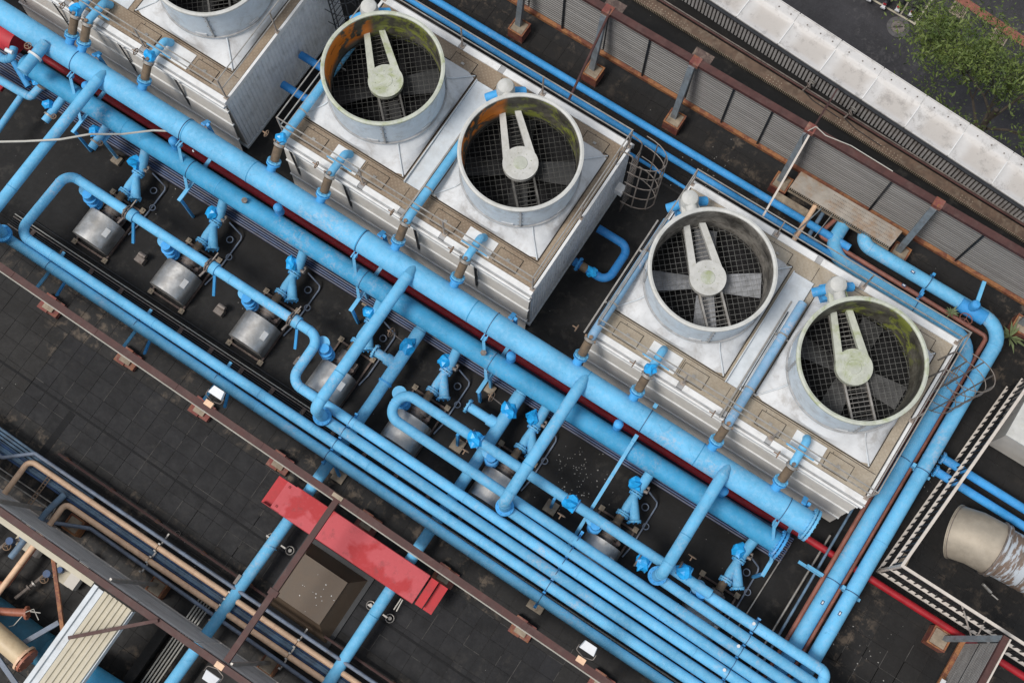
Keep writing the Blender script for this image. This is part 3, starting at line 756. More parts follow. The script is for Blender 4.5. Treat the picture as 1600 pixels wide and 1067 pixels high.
    def b(mb):
        for z in (3.58, 4.08):
            mb.tube([(.06, .15, z), (TWD-.06, .15, z)], .018, 6); mb.tube([(.06, TDP-.12, z), (TWD-.06, TDP-.12, z)], .018, 6)
            mb.tube([(.06, .15, z), (.06, TDP-.12, z)], .018, 6); mb.tube([(TWD-.06, .15, z), (TWD-.06, TDP-.12, z)], .018, 6)
    P_('rail', 'rails', b, 'gal', rl)
    def b(mb): mb.bar((0, 0, 3.0), (0, 0, 4.09), .035, .035); mb.box(-.06, .06, -.05, .05, DK+.036, DK+.065)
    for x, y in ((.06, .15), (2.55, .15), (5.05, .15), (TWD-.06, .15), (.06, 2.4), (TWD-.06, 2.4), (.06, TDP-.12), (2.55, TDP-.12), (5.05, TDP-.12), (TWD-.06, TDP-.12)):
        P_('post', 'rpost', b, 'rail', rl, (x, y, 0))
    # toothed black channels hanging down the front
    def b(mb):
        mb.bar((0, -.10, .9), (0, -.10, 2.82), .016, .012)
        for i in range(20): mb.box(.008, .075, -.115, -.085, .95+i*.093, .978+i*.093)
    for x in ((.35, 2.05, 4.25, 6.1) if dk == 'deck' else ()): P_('slotted_channel', 'slot', b, 'blacksteel', t, (x, 0, 0))
    def b(mb): corrug(mb, 0, 0, .9, 0, .02)
    return t
t1 = mk_tower(-21.5, 'white cooling tower cut by the upper left corner of the frame', 1, mossy=(), rz0=(.3, .2))
t2 = mk_tower(-12.03, 'middle white cooling tower, its round stacks stained orange and moss green inside', 2, mossy=(0,), rz0=(.75, .5))
t3 = mk_tower(-2.5, 'right white cooling tower with pale fan blades showing in its left stack', 3, mossy=(1,), rz0=(.53, .07), bl_mat=('blade', 'blade_mid'), wire='mesh', beam='gal', dark=(1, 2), dk='deck2')

# ================================================================== MAIN HEADERS
ZM, YM = 2.6, 6.46
um = pipe('main_pipe', [(-24, YM, ZM), (4.52, YM, ZM)], .315, 'blue', 'thickest light blue main pipe running diagonally in front of the cooling towers', 'pipe', n=32, seams=None)
for x in (-20.9, -17.95, -14.3, -12.2, -8.78, -5.35, -2.0, 1.3): W('weld_band', MB().cyl((x-.012, YM, ZM), (x+.012, YM, ZM), .323, 32), 'blue2', um)
flange(um, (4.40, YM, ZM), (1, 0, 0), .43, .05, 'blue', 18); flange(um, (4.49, YM, ZM), (1, 0, 0), .43, .06, 'blue', 18)
ZL, YL = 1.8, 5.79
lm = pipe('main_pipe', [(-19.6, YL, ZL), (4.2, YL, ZL)], .265, 'blue2', 'second thick blue main pipe, dirtier, lying lower beside the thickest one', 'pipe', n=30)
for x in (-16.1, -13.0, -10.4, -7.55, -3.0, .6, 3.2): W('weld_band', MB().cyl((x-.012, YL, ZL), (x+.012, YL, ZL), .273, 30), 'blue2', lm)
flange(lm, (4.12, YL, ZL), (1, 0, 0), .38, .05, 'blue_fit', 16); flange(lm, (4.21, YL, ZL), (1, 0, 0), .38, .06, 'blue_fit', 16)
flange(lm, (-19.3, YL, ZL), (1, 0, 0), .36, .06, 'blue_fit', 12)
for k, x in enumerate((-17.5, -14.6, -11.2, -7.35, -3.95, -.75, 2.3)):    # stub drains between the mains
    W('stub', MB().cyl((x, 6.08, 1.95), (x, 6.08, 2.33), .12, 14).lathe([(.001, 2.40), (.06, 2.39), (.10, 2.36), (.12, 2.32)], 14, c=(x, 6.08)), 'blue_fit', lm)
pipe('fire_pipe', [(-26, 6.46, .5), (3.4, 6.48, .5), (4.6, 6.56, .5), (14, 6.55, .5)], .095, 'red', 'thin red pipe running under the blue mains and on past the fence', 'pipe', bend=0, n=16)
W('cap', MB().cyl((-13.95, 6.13, 2.42), (-13.9, 6.1, 2.46), .02, 8), 'white', um)
# round vents (pale valves) on the second main
for x in (-12.1, -4.6):
    o = thing('air_vent', 'small rusty vent on the lower main pipe by the %s' % ('third pump branch' if x < -6 else 'slanting struts'), 'vent', (x, YL-.02, ZL+.26))
    W('vent_body', MB().cyl((x, YL, ZL+.22), (x, YL, ZL+.38), .055, 12), 'rustwheel', o)
    W('vent_bolts', MB().cyl((x, YL, ZL+.36), (x, YL, ZL+.385), .085, 6), 'castgrey', o)

# bridging pipes from the main over to the pump headers
BR = [(-17.0, 1.63, 1.60), (-7.18, 2.24, 1.5), (-2.04, 2.86, 1.5), (2.04, 3.50, 1.5)]
brl = ['leftmost bridging pipe, running from the main to the left edge of the frame', 'bridging pipe with a pinkish worn patch above the fourth pump', 'bridging pipe ending in a bolted elbow over the sixth pump', 'shortest and rightmost bridging pipe, ending between two plastic wrapped valves']
for (x, y, z), lb in zip(BR, brl):
    o = pipe('bridging_pipe', [(x, YM-.17, 2.90), (x, y, 2.90), (x, y, z+.18)], .15, 'blue', lb, 'pipe', 'pipes bridging from the main to the headers', bend=.24, n=20)
    W('end_cap', MB().tube([(x, YM-.20, 2.90), (x, YM+.02, 2.88), (x, YM+.10, 2.84)], lambda u: .152-.09*u, 16), 'blue', o)
    flange(o, (x, y, z+.26), (0, 0, 1), .235, .04, 'blue_fit', 10); flange(o, (x, y, z+.20), (0, 0, 1), .235, .04, 'blue_fit', 0)
    W('weld_band', MB().cyl((x, y+1.05, 2.9), (x, y+1.03, 2.9), .156, 20), 'blue2', o)
o = pipe('stub_pipe', [(-18.8, 6.35, 2.9), (-18.8, 5.35, 2.9)], .16, 'blue', 'short capped stub pipe with a rusty clamp at the upper left corner', 'pipe', n=18)
W('clamp', MB().cyl((-18.8, 5.92, 2.9), (-18.8, 5.86, 2.9), .20, 18), 'white', o)
wheel(o, (-19.05, 6.0, 3.05), (0, 0, 1), .09); bag_ = None
# little pale tee pipe at the upper left
# conduits beneath the lower main
ORDN = ['nearest the pumps', 'second', 'third', 'fourth', 'fifth', 'sixth', 'seventh', 'eighth', 'ninth', 'tenth', 'eleventh', 'twelfth']
for i in range(12):
    y0, y1 = 5.36+i*.066, 5.68+i*.062
    pipe('conduit', [(-24, y0, .42), (4.6, y1, .42)], .021, 'conduitblue' if i % 3 else 'conduitgrey', 'thin conduit of the row under the lower main, '+ORDN[i]+(' from the pumps' if i else ''), 'conduit', 'parallel conduits under the lower main', bend=0, n=8)
o = thing('conduit_tray', 'dark navy tray plate carrying the row of conduits under the lower main', 'tray', (-10, 5.8, .3))
W('plate', MB().add([(-24, 5.33, .385), (4.5, 5.66, .385), (4.5, 6.5, .385), (-24, 6.2, .385), (-24, 5.33, .33), (4.5, 5.66, .33), (4.5, 6.5, .33), (-24, 6.2, .33)], [(0, 1, 2, 3), (7, 6, 5, 4), (0, 4, 5, 1), (1, 5, 6, 2), (2, 6, 7, 3), (3, 7, 4, 0)]), 'navydark', o)
# pump headers and the long parallel bundle
ZH = 1.5; RH = .135
pipe('header_pipe', [(12, 1.78, ZH), (-.08, 1.84, ZH), (-16.85, 1.89, ZH), (-16.80, 3.95, ZH), (-8.48, 3.93, ZH), (-8.46, 2.57, ZH), (4.7, 2.45, ZH), (12, 2.38, ZH)], RH, 'blue', 'long header pipe over the four left pumps, hooking round at both ends', 'pipe', bend=.34, n=20, seams=3.4)
h2 = pipe('header_pipe', [(12, 3.02, ZH), (4.7, 3.08, ZH), (-5.85, 3.20, ZH), (-5.87, 3.94, ZH), (3.4, 3.86, ZH-.02)], RH, 'blue', 'header pipe with a tight hook beside the fifth pump and two plastic wrapped valves', 'pipe', bend=.33, n=20, seams=3.1)
pipe('bundle_pipe', [(3.3, 3.83, 1.25), (3.75, 3.81, 1.42), (6.75, 3.79, ZH), (6.78, 1.2, ZH)], .14, 'blue', 'end pipe of the bundle, topmost at right, turning down at its rounded elbow', 'pipe', bend=.18, n=20)
pipe('bundle_pipe', [(-17.35, 1.62, ZH), (-.08, 1.46, ZH), (12, 1.36, ZH)], RH, 'blue', 'lowest long blue pipe of the bundle, nearest the maroon beam', 'pipe', bend=0, n=20, seams=3.3, flanges=[((-17.25, 1.62, ZH), (1, 0, 0), .22, .05, 'blue_fit', 8)])
pipe('bundle_pipe', [(-7.15, 2.24, ZH), (4.7, 2.12, ZH), (12, 2.05, ZH)], RH, 'blue', 'bundle pipe starting under the bolted elbow of the pink patched bridging pipe', 'pipe', bend=0, n=20, seams=3.2)
pipe('bundle_pipe', [(-2.04, 2.86, ZH), (4.7, 2.74, ZH), (12, 2.66, ZH)], RH, 'blue', 'bundle pipe starting at the bolted elbow over the sixth pump', 'pipe', bend=0, n=20, seams=2.9)
pipe('bundle_pipe', [(2.04, 3.50, ZH), (4.7, 3.43, ZH), (12, 3.34, ZH)], RH, 'blue', 'bundle pipe starting at the rightmost bolted elbow', 'pipe', bend=0, n=20, seams=2.9)
# strap frames across the bundle
def strap(x, ys, label, ztop=ZH):
    o = thing('pipe_strap', label, 'pipe bracket', (x, ys[0], 0), 'brackets strapping the blue bundle down')
    mb = MB(); r = RH+.008
    for y in ys:
        pts = [(x, y-r*math.cos(a), ZH+r*math.sin(a)) for a in np.linspace(0, math.pi, 9)]
        mb.tube(pts, .010, 5)
    W('strap', mb, 'navy', o)
    mb = MB(); mb.bar((x, ys[0]-.26, ZH-.19), (x, ys[-1]+.26, ZH-.19), .07, .05)
    for y in [ys[0]-.22]+[(a+b)/2 for a, b in zip(ys, ys[1:])]+[ys[-1]+.22]: mb.box(x-.04, x+.04, y-.022, y+.022, ZH-.163, ZH-.04)
    W('cross_beam', mb, 'blue_fit', o)
    for y in (ys[0]-.05, ys[-1]+.05):
        W('leg', MB().bar((x, y, .02), (x, y, ZH-.216), .07, .07), 'blue_fit', o)
    W('foot', MB().box(x-.22, x+.22, ys[0]-.28, ys[0]+.12, .006, .10), 'concrete', o)
    return o
strap(-.08, [1.46, 1.84, 2.22, 2.53, 2.87, 3.20], 'bracket strapping six parallel pipes right of the red step bridge')
strap(-6.55, [1.52, 1.87, 2.25, 2.57], 'bracket strapping four pipes just above the left end of the red step bridge')
strap(4.72, [1.42, 1.80, 2.12, 2.45, 2.74, 3.08, 3.43, 3.79], 'rightmost bracket strapping eight pipes near the bottom edge')
# blue legs under the left pipes with slanting arms
for k, (x, lb) in enumerate(((-15.6, 'blue pipe stand near the left edge beside the square paving pedestal'), (-12.7, 'blue pipe stand between the left edge and the first floodlight'), (-10.1, 'blue pipe stand beside the first floodlight'))):
    o = thing('pipe_stand', lb, 'pipe stand', (x, 1.6, 0), 'stands under the two left pipes')
    W('arm', MB().bar((x, .95, 1.28), (x, 2.15, 1.28), .08, .05), 'blue', o)
    W('leg', MB().bar((x, 1.75, .02), (x, 1.75, 1.25), .08), 'blue_fit', o)
    W('brace', MB().bar((x+.02, 1.70, .25), (x+.55, 1.1, 1.24), .07, .05), 'blue_fit', o)
    W('strap', MB().tube([(x, 1.61-.145*math.cos(a), ZH+.145*math.sin(a)) for a in np.linspace(0, math.pi, 9)], .008, 5), 'navy', o)
# pale vent caps on the bundle
for i, (px, py) in enumerate(((1177, 974), (1153, 1009), (1131, 1046))):
    x, y = at(px, py, ZH+.15); o = thing('air_vent', ['white vent cap on the topmost bundle pipe beside the rightmost bracket', 'white vent cap on the third bundle pipe beside the rightmost bracket', 'white vent cap on the fifth bundle pipe beside the rightmost bracket'][i], 'vent', (x, y, ZH+.13))
    W('nozzle', MB().cyl((x, y, ZH+.12), (x, y, ZH+.2), .03, 10), 'blue', o); W('cap', MB().cyl((x, y, ZH+.2), (x, y, ZH+.235), .042, 12), 'lampwhite', o)

# crossing pipes under the bundle
def valve_set(o, x, y, z, r, axis=(0, 1, 0), k=0, wside=-1):
    bag(o, (x, y, z+.05), r/.14, k)
    wheel(o, (x+wside*.55, y+.02, z+.25), (1, 0, .3), .13)
    W('spindle', MB().cyl((x+wside*.1, y, z+.08), (x+wside*.52, y+.02, z+.24), .014, 6), 'castgrey', o)
cx_l = ['left crossing pipe running under the bundle and the red step bridge to the bottom edge', 'right crossing pipe running under the bundle and the red step bridge to the bottom edge']
for k, (x, xe, yb) in enumerate(((-6.52, -6.72, 4.50), (-3.36, -3.38, 4.62))):
    o = pipe('crossing_pipe', [(x, 5.85, .95), (x, 3.4, .8), (xe if k else -6.56, -.6, .8), (xe, -8, .8)], .155, 'blue', cx_l[k], 'pipe', 'crossing pipes with side tees', bend=0, n=20)
    W('tee', MB().tube([(x-.02, yb, .86), (x-.35, yb, .86)], .16, 18).tube([(x-.3, yb, .86), (x-.66 if not k else x-.95, yb, .86)], .125, 16), 'blue', o)
    xx = x-.70 if not k else x-.98
    flange(o, (xx, yb, .86), (1, 0, 0), .20, .05, 'blue', 8)
    W('sleeve', MB().cyl((x, 5.6, .95), (x, 3.9, .83), .175, 20), 'blue', o)
    flange(o, (x, 3.95, .835), (0, 1, 0), .20, .04, 'blue_fit', 0)
    valve_set(o, x, 5.08, .98, .17, k=k+1)
    for yy in (-1.0,):
        for s in (-1, 1): W('lug', MB().cyl((x+s*.30, yy, .02), (x+s*.30, yy, .1), .05, 10).ring((x+s*.30, yy, .1), (0, 0, 1), .11, .012, 16, 5).bar((x+s*.16, yy, .75), (x+s*.30, yy, .75), .04, .03), 'gal', o)
    W('weld_band', MB().cyl((x-.01, -1.15, .8), (x-.01, -1.17, .8), .162, 18), 'blue2', o)
    if not k: W('name_plate', MB().box(xe+.13-.2, xe+.13-.12, -2.42, -2.15, .945, .962), 'castgrey', o)

# valves on the headers
def hvalve(x, y, z, label, k, bagged=True):
    o = thing('gate_valve', label, 'valve', (x, y, z), 'valves on the header pipes')
    W('body', MB().cyl((x-.12, y, z), (x+.12, y, z), .175, 18), 'castgrey' if not bagged else 'blue_fit', o)
    flange(o, (x-.15, y, z), (1, 0, 0), .20, .035, 'castgrey'); flange(o, (x+.15, y, z), (1, 0, 0), .20, .035, 'blue_fit')
    if bagged: bag(o, (x, y-.02, z+.08), 1.15, k)
    wheel(o, (x-.02, y+.40, z+.18) if k % 2 else (x-.05, y-.40, z+.1), (0, 1, .2), .11)
    return o
hvalve(-.70, 3.88, ZH, 'plastic wrapped valve on the second header midway between sixth and seventh pumps', 0)
hvalve(-3.62, 3.92, ZH, 'plastic wrapped valve on the second header where the right crossing pipe passes', 2)
hvalve(2.55, 3.98, ZH, 'upright plastic wrapped valve just right of the rightmost bolted elbow', 3)
hvalve(1.60, 3.62, 1.35, 'small plastic wrapped valve just left of the rightmost bolted elbow', 4)
for k, px in enumerate(((199, 333), (327, 415), (455, 500))):
    x, y = at(px[0], px[1], ZH+.05)
    o = thing('clamp_coupling', 'grey bolted coupling on the left header between pumps, ' + ['nearest the first pump', 'nearest the second pump', 'nearest the third pump'][k], 'coupling', (x, 3.94, ZH), 'couplings on the left header')
    W('ring_pair', MB().cyl((x-.07, 3.94, ZH), (x-.03, 3.94, ZH), .20, 18).cyl((x+.0, 3.94, ZH), (x+.04, 3.94, ZH), .20, 18), 'castgrey', o)
    W('hub', MB().cyl((x+.05, 3.94, ZH), (x+.22, 3.94, ZH), .175, 18), 'blue', o)
    W('bolt_lug', MB().cyl((x-.02, 3.9, ZH+.19), (x-.02, 3.9, ZH+.27), .04, 10).bar((x, 4.05, ZH+.1), (x+.05, 4.32, ZH+.2), .03).bar((x-.02, 3.8, ZH), (x-.06, 3.55, ZH), .05), 'castgrey', o)
    W('bracket', MB().bar((x+.2, 3.85, ZH-.1), (x+.35, 3.4, .9), .07), 'blue_fit', o)
    o2 = thing('floor_bracket', 'small grey bolted bracket block under the left header, ' + ['right of the first pump', 'right of the second pump', 'right of the third pump'][k], 'bracket', (x+.45, 3.2, 0), 'bracket blocks on the pump floor')
    W('block', MB().box(x+.34, x+.60, 3.10, 3.30, .006, .22).cyl((x+.40, 3.32, .3), (x+.62, 3.32, .3), .07, 12), 'castgrey', o2)
for (px, py, lb) in ((715, 695, 'square post foot under the second header left of the right crossing pipe'), (861, 792, 'square post foot under the second header beside the droppings on the floor'), (530, 743, 'square footing with a blue strut below the bundle near the red step bridge')):
    x, y = at(px, py, .1); o = thing('pipe_footing', lb, 'footing', (x, y, 0))
    W('plate', MB().box(x-.17, x+.17, y-.17, y+.17, .006, .09), 'concrete', o); W('post', MB().bar((x, y, .09), (x, y+.1, 1.3), .07), 'blue_fit', o)

# ================================================================== PUMPS (one prototype, copied)
PX = [-15.62, -12.98, -10.33, -7.83, -5.40, -2.62, .53, 3.62]
def cover_mesh(mb):
    # rounded stainless cowl over the motor, axis along y
    w_, l0, l1 = .52, -1.44, -.60; n = 14; sec = [(-w_, .16)]
    for i in range(n+1):
        a = math.pi-math.pi*i/n; sec.append((w_*math.cos(a), .48+.42*math.sin(a)))
    sec.append((w_, .16)); k = len(sec)
    vs = [(x, y, z) for y in (l0, l1) for x, z in sec]
    mb.add(vs, [(i, i+1, k+i+1, k+i) for i in range(k-1)]+[tuple(range(k)), tuple(range(2*k-1, k-1, -1))])
pumps = []
def mk_pump():
    t = thing('pump', '', 'pump', (0, 0, 0), 'pumps standing in a row under the headers')
    P_('motor_cover', 'cover', cover_mesh, 'stainless', t, (0, 4.22, 0))
    def b(mb): mb.box(.30, .44, -1.12, -.86, .80, .815); 
    o = P_('name_plate', 'plate', lambda mb: mb.box(-.075, .075, -.12, .12, 0, .014), 'white', t, (.375, 4.22-.98, .775), rot=(0, R(42), 0))
    def b(mb):
        for s in (-1, 1): mb.bar((s*.52, -1.55, .06), (s*.52, .12, .06), .05, .08)
        mb.bar((-.52, -1.55, .061), (.52, -1.55, .061), .05, .08); mb.bar((-.52, .12, .061), (.52, .12, .061), .05, .08)
    P_('base_frame', 'pframe', b, 'frame', t, (0, 4.22, 0))
    def b(mb):
        mb.box(-.07, .07, -.07, .07, .0, .03); mb.cyl((0, 0, .03), (0, 0, .06), .03, 8)
    for x, y in ((-.52, .16), (.52, .16), (-.52, -1.58), (.52, -1.58)): P_('anchor_plate', 'anch', b, 'concrete', t, (x, 4.22+y, .09))
    def b(mb):
        mb.cyl((0, -.62, .46), (0, -.40, .46), .20, 18); mb.cyl((0, -.42, .46), (0, -.10, .46), .25, 22); mb.cyl((0, -.10, .46), (0, -.04, .46), .17, 16)
        mb.box(-.30, -.10, -.58, -.2, .1, .4); mb.box(.12, .32, -.58, -.2, .1, .35)
    P_('pump_casing', 'casing', b, 'castgrey', t, (0, 4.22, 0))
    def b(mb):
        mb.bar((-.25, -.5, .5), (.35, -.5, .52), .06); mb.cyl((.1, -.55, .3), (.1, -.55, .62), .05, 10); mb.cyl((.32, -.45, .3), (.32, -.45, .55), .06, 10)
    P_('seal_fittings', 'sealf', b, 'frame', t, (0, 4.22, 0))
    # discharge: short bellows up to the header
    def b(mb):
        for z in (.62, .66, .80, .92, 1.04, 1.16): mb.cyl((0, 0, z), (0, 0, z+.025), .185 if z not in (.80, 1.04) else .165, 22)
        mb.cyl((0, 0, .5), (0, 0, 1.42), .13, 18)
    P_('discharge_valve', 'disch', b, 'blue_fit', t, (-.42, 3.76, 0))
    def b(mb): mb.cyl((0, 0, 1.26), (0, 0, 1.31), .19, 22); mb.cyl((0, 0, 1.33), (0, 0, 1.37), .19, 22)
    P_('flange', 'dfl', b, 'blue', t, (-.55, 3.86, 0))
    # rubber coupling and Y strainer on the suction side
    def b(mb): mb.cyl((0, .0, 0), (0, .26, 0), .11, 16)
    P_('coupling', 'cpl', b, 'coupling', t, (0, 4.16, .62))
    def b(mb):
        mb.cyl((0, .0, 0), (0, .045, 0), .185, 20); mb.cyl((0, .06, 0), (0, .10, 0), .185, 20)
        mb.tube([(0, .08, 0), (0, .30, .02), (0, .66, .06)], lambda u: .108+.02*math.sin(u*3.1), 18)
        mb.tube([(0, .56, .05), (.19, .30, .03), (.33, .10, 0)], lambda u: .115+.025*u, 18)
        d = Vector((.14, -.20, -.02)).normalized(); c = Vector((.35, .06, 0)); mb.cyl(c-d*.03, c+d*.03, .175, 22)
        mb.cyl((0, .64, .06), (0, .68, .065), .18, 20); mb.cyl((0, .70, .066), (0, .74, .07), .18, 20)
    P_('strainer', 'strn', b, 'blue', t, (.02, 4.42, .62))
    def b(mb):
        for i in range(8):
            a = i*math.pi/4; mb.cyl((.155*math.cos(a), -.02, .155*math.sin(a)), (.155*math.cos(a), .12, .155*math.sin(a)), .020, 6); mb.cyl((.35+.165*math.cos(a)*.82-.02, .06+.165*math.cos(a)*.57-.02, .165*math.sin(a)), (.37+.165*math.cos(a)*.82, .06+.165*math.cos(a)*.57-.05, .165*math.sin(a)), .018, 5)
            mb.cyl((.15*math.cos(a), .61, .06+.15*math.sin(a)), (.15*math.cos(a), .77, .06+.15*math.sin(a)), .020, 6)
    P_('flange_bolt', 'sbolt', b, 'blue_fit', t, (.02, 4.42, .62))
    def b(mb): mb.cyl((0, 0, 0), (0, .18, .02), .14, 16)
    P_('valve_body', 'vbody', b, 'blue_fit', t, (.02, 5.16, .70))
    def b(mb):
        for s in (-1, 1): mb.bar((s*.05+.2, 0, .1), (s*.05+.2, .12, .1), .02)
        mb.cyl((.16, .02, .05), (.27, .02, .08), .05, 8); mb.cyl((.16, .14, .05), (.25, .14, .08), .04, 8)
    P_('valve_gear', 'vgear', b, 'castgrey', t, (0, 5.24, .74))
    def b(mb): mb.tube([(0, 0, 0), (0, .50, .62)], .132, 18); mb.cyl((0, .02, .02), (0, .0, -.005), .15, 18)
    P_('suction_pipe', 'suct', b, 'blue', t, (.04, 5.26, .72))
    b_ = bag(t, (-.12, 5.28, .92), 1.0, 0, world=False)
    def b(mb):
        mb.tube([(.28, 5.35, .55), (.62, 5.30, .12), (.66, 5.20, .08), (.66, 3.95, .08), (.60, 3.6, .08)], .022, 7, .08)
        mb.ring((.42, 5.02, .12), (0, 0, 1), .09, .016, 18, 5); mb.ring((.70, 4.6, .12), (0, 0, 1), .08, .014, 18, 5)
    P_('drain_pipe', 'drain', b, 'greyblue', t)
    return t
proto = mk_pump()
plb = ['first pump, leftmost stainless motor cover with nothing beneath the bridging pipe', 'second stainless covered pump from the left, under the left header', 'third stainless covered pump from the left, under the left header',
       'fourth pump, its stainless cover crossed by the pink patched bridging pipe', 'fifth pump, under the tight hook of the second header', 'sixth pump, partly hidden under the bridging elbow in the middle', 'seventh pump, cover glimpsed between the bundle pipes right of centre', 'eighth and rightmost pump, cover glimpsed between the bundle pipes']
plb[0] = 'first pump, leftmost stainless motor cover on the dark floor'
for i, x in enumerate(PX):
    o = proto if i == 0 else copy_tree(proto)
    o.location = (x, 0, 0); o['label'] = plb[i]
    for chd in o.children:
        if chd.name.startswith('plastic_wrap'): chd.data = BAGS[i % 6]; chd.rotation_euler = (0, 0, i*1.1)

# ================================================================== RISERS FROM MAIN TO TOWERS
rn = 0
def riser(x, long_, label, k):
    o = thing('riser_pipe', label, 'pipe', (x, 6.8, 2.8), 'pipes rising from the main to the towers')
    if long_:
        W('pipe_body', MB().tube([(x, 10.9, 3.42), (x, 7.5, 3.42), (x, 7.28, 3.34)], .115, 16, .1), 'blue_faded' if k in (7, 9) else 'blue', o)
        for yy in (8.3, 9.9): W('pipe_clip', MB().cyl((x, yy, 3.42), (x, yy+.04, 3.42), .13, 16).box(x-.2, x+.2, yy, yy+.04, 3.2, 3.26), 'gal', o)
        W('cable', MB().tube([(x-.18, 10.6, 3.15), (x-.17, 8.8, 3.25), (x-.14, 7.6, 3.3), (x-.1, 7.2, 3.25)], .014, 5), 'blacksteel', o)
        W('support_rail', MB().bar((x-.24, 10.9, 3.1), (x-.24, 7.4, 3.1), .04, .04), 'gal', o)
    else:
        xx = x+.0
        W('pipe_body', MB().tube([(xx, 8.12, 3.06), (xx, 7.98, 3.36), (xx, 7.4, 3.40), (xx, 7.28, 3.34)], .105, 16, .12), 'blue', o)
        W('side_arm', MB().bar((xx-.38, 7.70, 3.30), (xx+.38, 7.70, 3.30), .05, .06), 'blue', o)
    W('coupling', MB().cyl((x, 7.24, 3.32), (x, 6.95, 2.98), .115, 16), 'coupling', o)
    W('clamp', MB().cyl((x, 7.32, 3.38), (x, 7.26, 3.33), .15, 16), 'gal', o)
    flange(o, (x, 6.93, 2.96), (0, .65, .76), .185, .035, 'blue', 8); flange(o, (x, 6.88, 2.91), (0, .65, .76), .185, .035, 'blue_fit', 0)
    W('stub', MB().cyl((x, 6.90, 2.93), (x, 6.62, 2.68), .12, 16), 'blue_fit', o)
    W('bolt_group', MB().cyl((x-.13, 7.28, 3.36), (x-.13, 7.28, 3.47), .03, 8).cyl((x+.14, 7.26, 3.34), (x+.14, 7.26, 3.45), .025, 8).cyl((x, 7.30, 3.47), (x, 7.30, 3.52), .05, 10), 'rustwheel' if k % 2 else 'castgrey', o)
    if k in (0, 2, 3, 8): bag(o, (x-.02, 7.42, 3.46), .85, k)
    wheel(o, (x-.42, 7.32, 3.42), (1, 0, 0), .09)
    return o
rs = [(-18.35, 1, 'riser at the upper left edge running along the deck of the left tower'), (-17.95, 0, 'plastic wrapped riser beside it, crossing the left tower edge near the corner'), (-15.95, 0, 'plastic wrapped riser at the right cell of the left tower'),
      (-11.78, 1, 'long riser along the left edge of the middle tower, plastic wrapped at its foot'), (-10.22, 0, 'short riser at the left cell of the middle tower'), (-7.9, 1, 'long riser between the two fan stacks of the middle tower'),
      (-6.1, 0, 'short riser at the right cell of the middle tower'), (-2.42, 1, 'long worn riser along the left edge of the right tower'), (-.78, 0, 'short riser at the left cell of the right tower'), (1.48, 1, 'long faded riser between the fan stacks of the right tower'), (3.28, 0, 'short riser at the right cell of the right tower')]
for k, (x, l, lb) in enumerate(rs): riser(x, l, lb, k)

# brackets between the mains
for k, (x, lb) in enumerate(((-17.95, 'nearest the upper left corner'), (-14.35, 'second from the left'), (-8.75, 'above the fourth pump'), (-4.75, 'beside the rusty vent at the middle'), (3.75, 'at the flanged ends'))):
    o = thing('main_bracket', 'blue bracket tying the two mains together, '+lb, 'pipe bracket', (x, 6, 0), 'brackets between the mains')
    W('clip', MB().box(x-.07, x+.07, 6.04, 6.12, 2.35, 2.42).box(x-.06, x-.03, 5.98, 6.18, 2.42, 2.46).box(x+.03, x+.06, 5.98, 6.18, 2.42, 2.46), 'blue', o)
    W('strut', MB().bar((x-.02, 6.05, 2.4), (x+.50, 5.36, 1.52), .075, .05), 'blue', o)
    W('post', MB().bar((x+.50, 5.02, .02), (x+.50, 5.02, 1.41), .07, .07), 'blue_fit', o)
    W('arm', MB().bar((x+.50, 4.95, 1.44), (x+.50, 6.9, 1.44), .10, .05), 'blue', o)
    W('rear_post', MB().bar((x+.42, 6.86, .02), (x+.42, 6.86, 2.7), .08, .08).bar((x+.3, 6.80, 2.68), (x+.30, 7.0, 2.5), .12, .05), 'blue_fit', o)
    W('strap', MB().tube([(x, YM-.325*math.cos(a), ZM+.325*math.sin(a)) for a in np.linspace(0, math.pi, 13)], .010, 5).tube([(x+.42, YL-.273*math.cos(a), ZL+.273*math.sin(a)) for a in np.linspace(0, math.pi, 13)], .010, 5), 'navy', o)
# long strap running down over both mains to the pump floor
x = -.22
o = thing('long_strut', 'long flat blue strut lying across both mains and down to the seventh pump', 'strut', (x, 3.4, 0))
W('strut', MB().bar((x, 5.95, 2.28), (x+.03, 2.9, .70), .09, .05), 'blue', o)
W('strap', MB().tube([(x, YM-.327*math.cos(a), ZM+.327*math.sin(a)) for a in np.linspace(-.3, math.pi+.3, 15)], .010, 5), 'navy', o)
W('clip', MB().box(x-.05, x+.05, 5.90, 6.10, 2.2, 2.34).box(x-.05, x+.05, 6.85, 6.97, 2.5, 2.6), 'blue', o)

# pipe loop in the gap between the middle and right towers
o = pipe('loop_pipe', [(-4.1, 10.65, .8), (-3.1, 10.65, .8), (-3.1, 9.5, .8), (-4.15, 9.5, .8)], .115, 'blue_deep', 'deep blue pipe loop on the dark floor between the middle and right towers', 'pipe', bend=.28, n=18)
W('coupling', MB().cyl((-3.92, 9.5, .8), (-3.72, 9.5, .8), .12, 16), 'coupling', o); bag(o, (-3.56, 9.5, .86), .85, 5); flange(o, (-4.0, 9.5, .8), (1, 0, 0), .2, .05, 'blue_clean', 8)
o = pipe('loop_pipe', [(-13.7, 10.3, 1.2), (-12.6, 10.3, 1.2), (-12.6, 9.3, 1.2), (-13.6, 9.3, 1.2)], .11, 'blue_deep', 'deep blue pipe in the gap between the left and middle towers', 'pipe', bend=.28, n=18)
# floodlight box between towers
o = thing('junction_box', 'small white box low on the wall of the middle tower beside the gap', 'box', (-4.1, 11.6, 1.6)); W('case', MB().box(-4.2, -3.98, 11.5, 11.75, 1.5, 1.75), 'white', o)

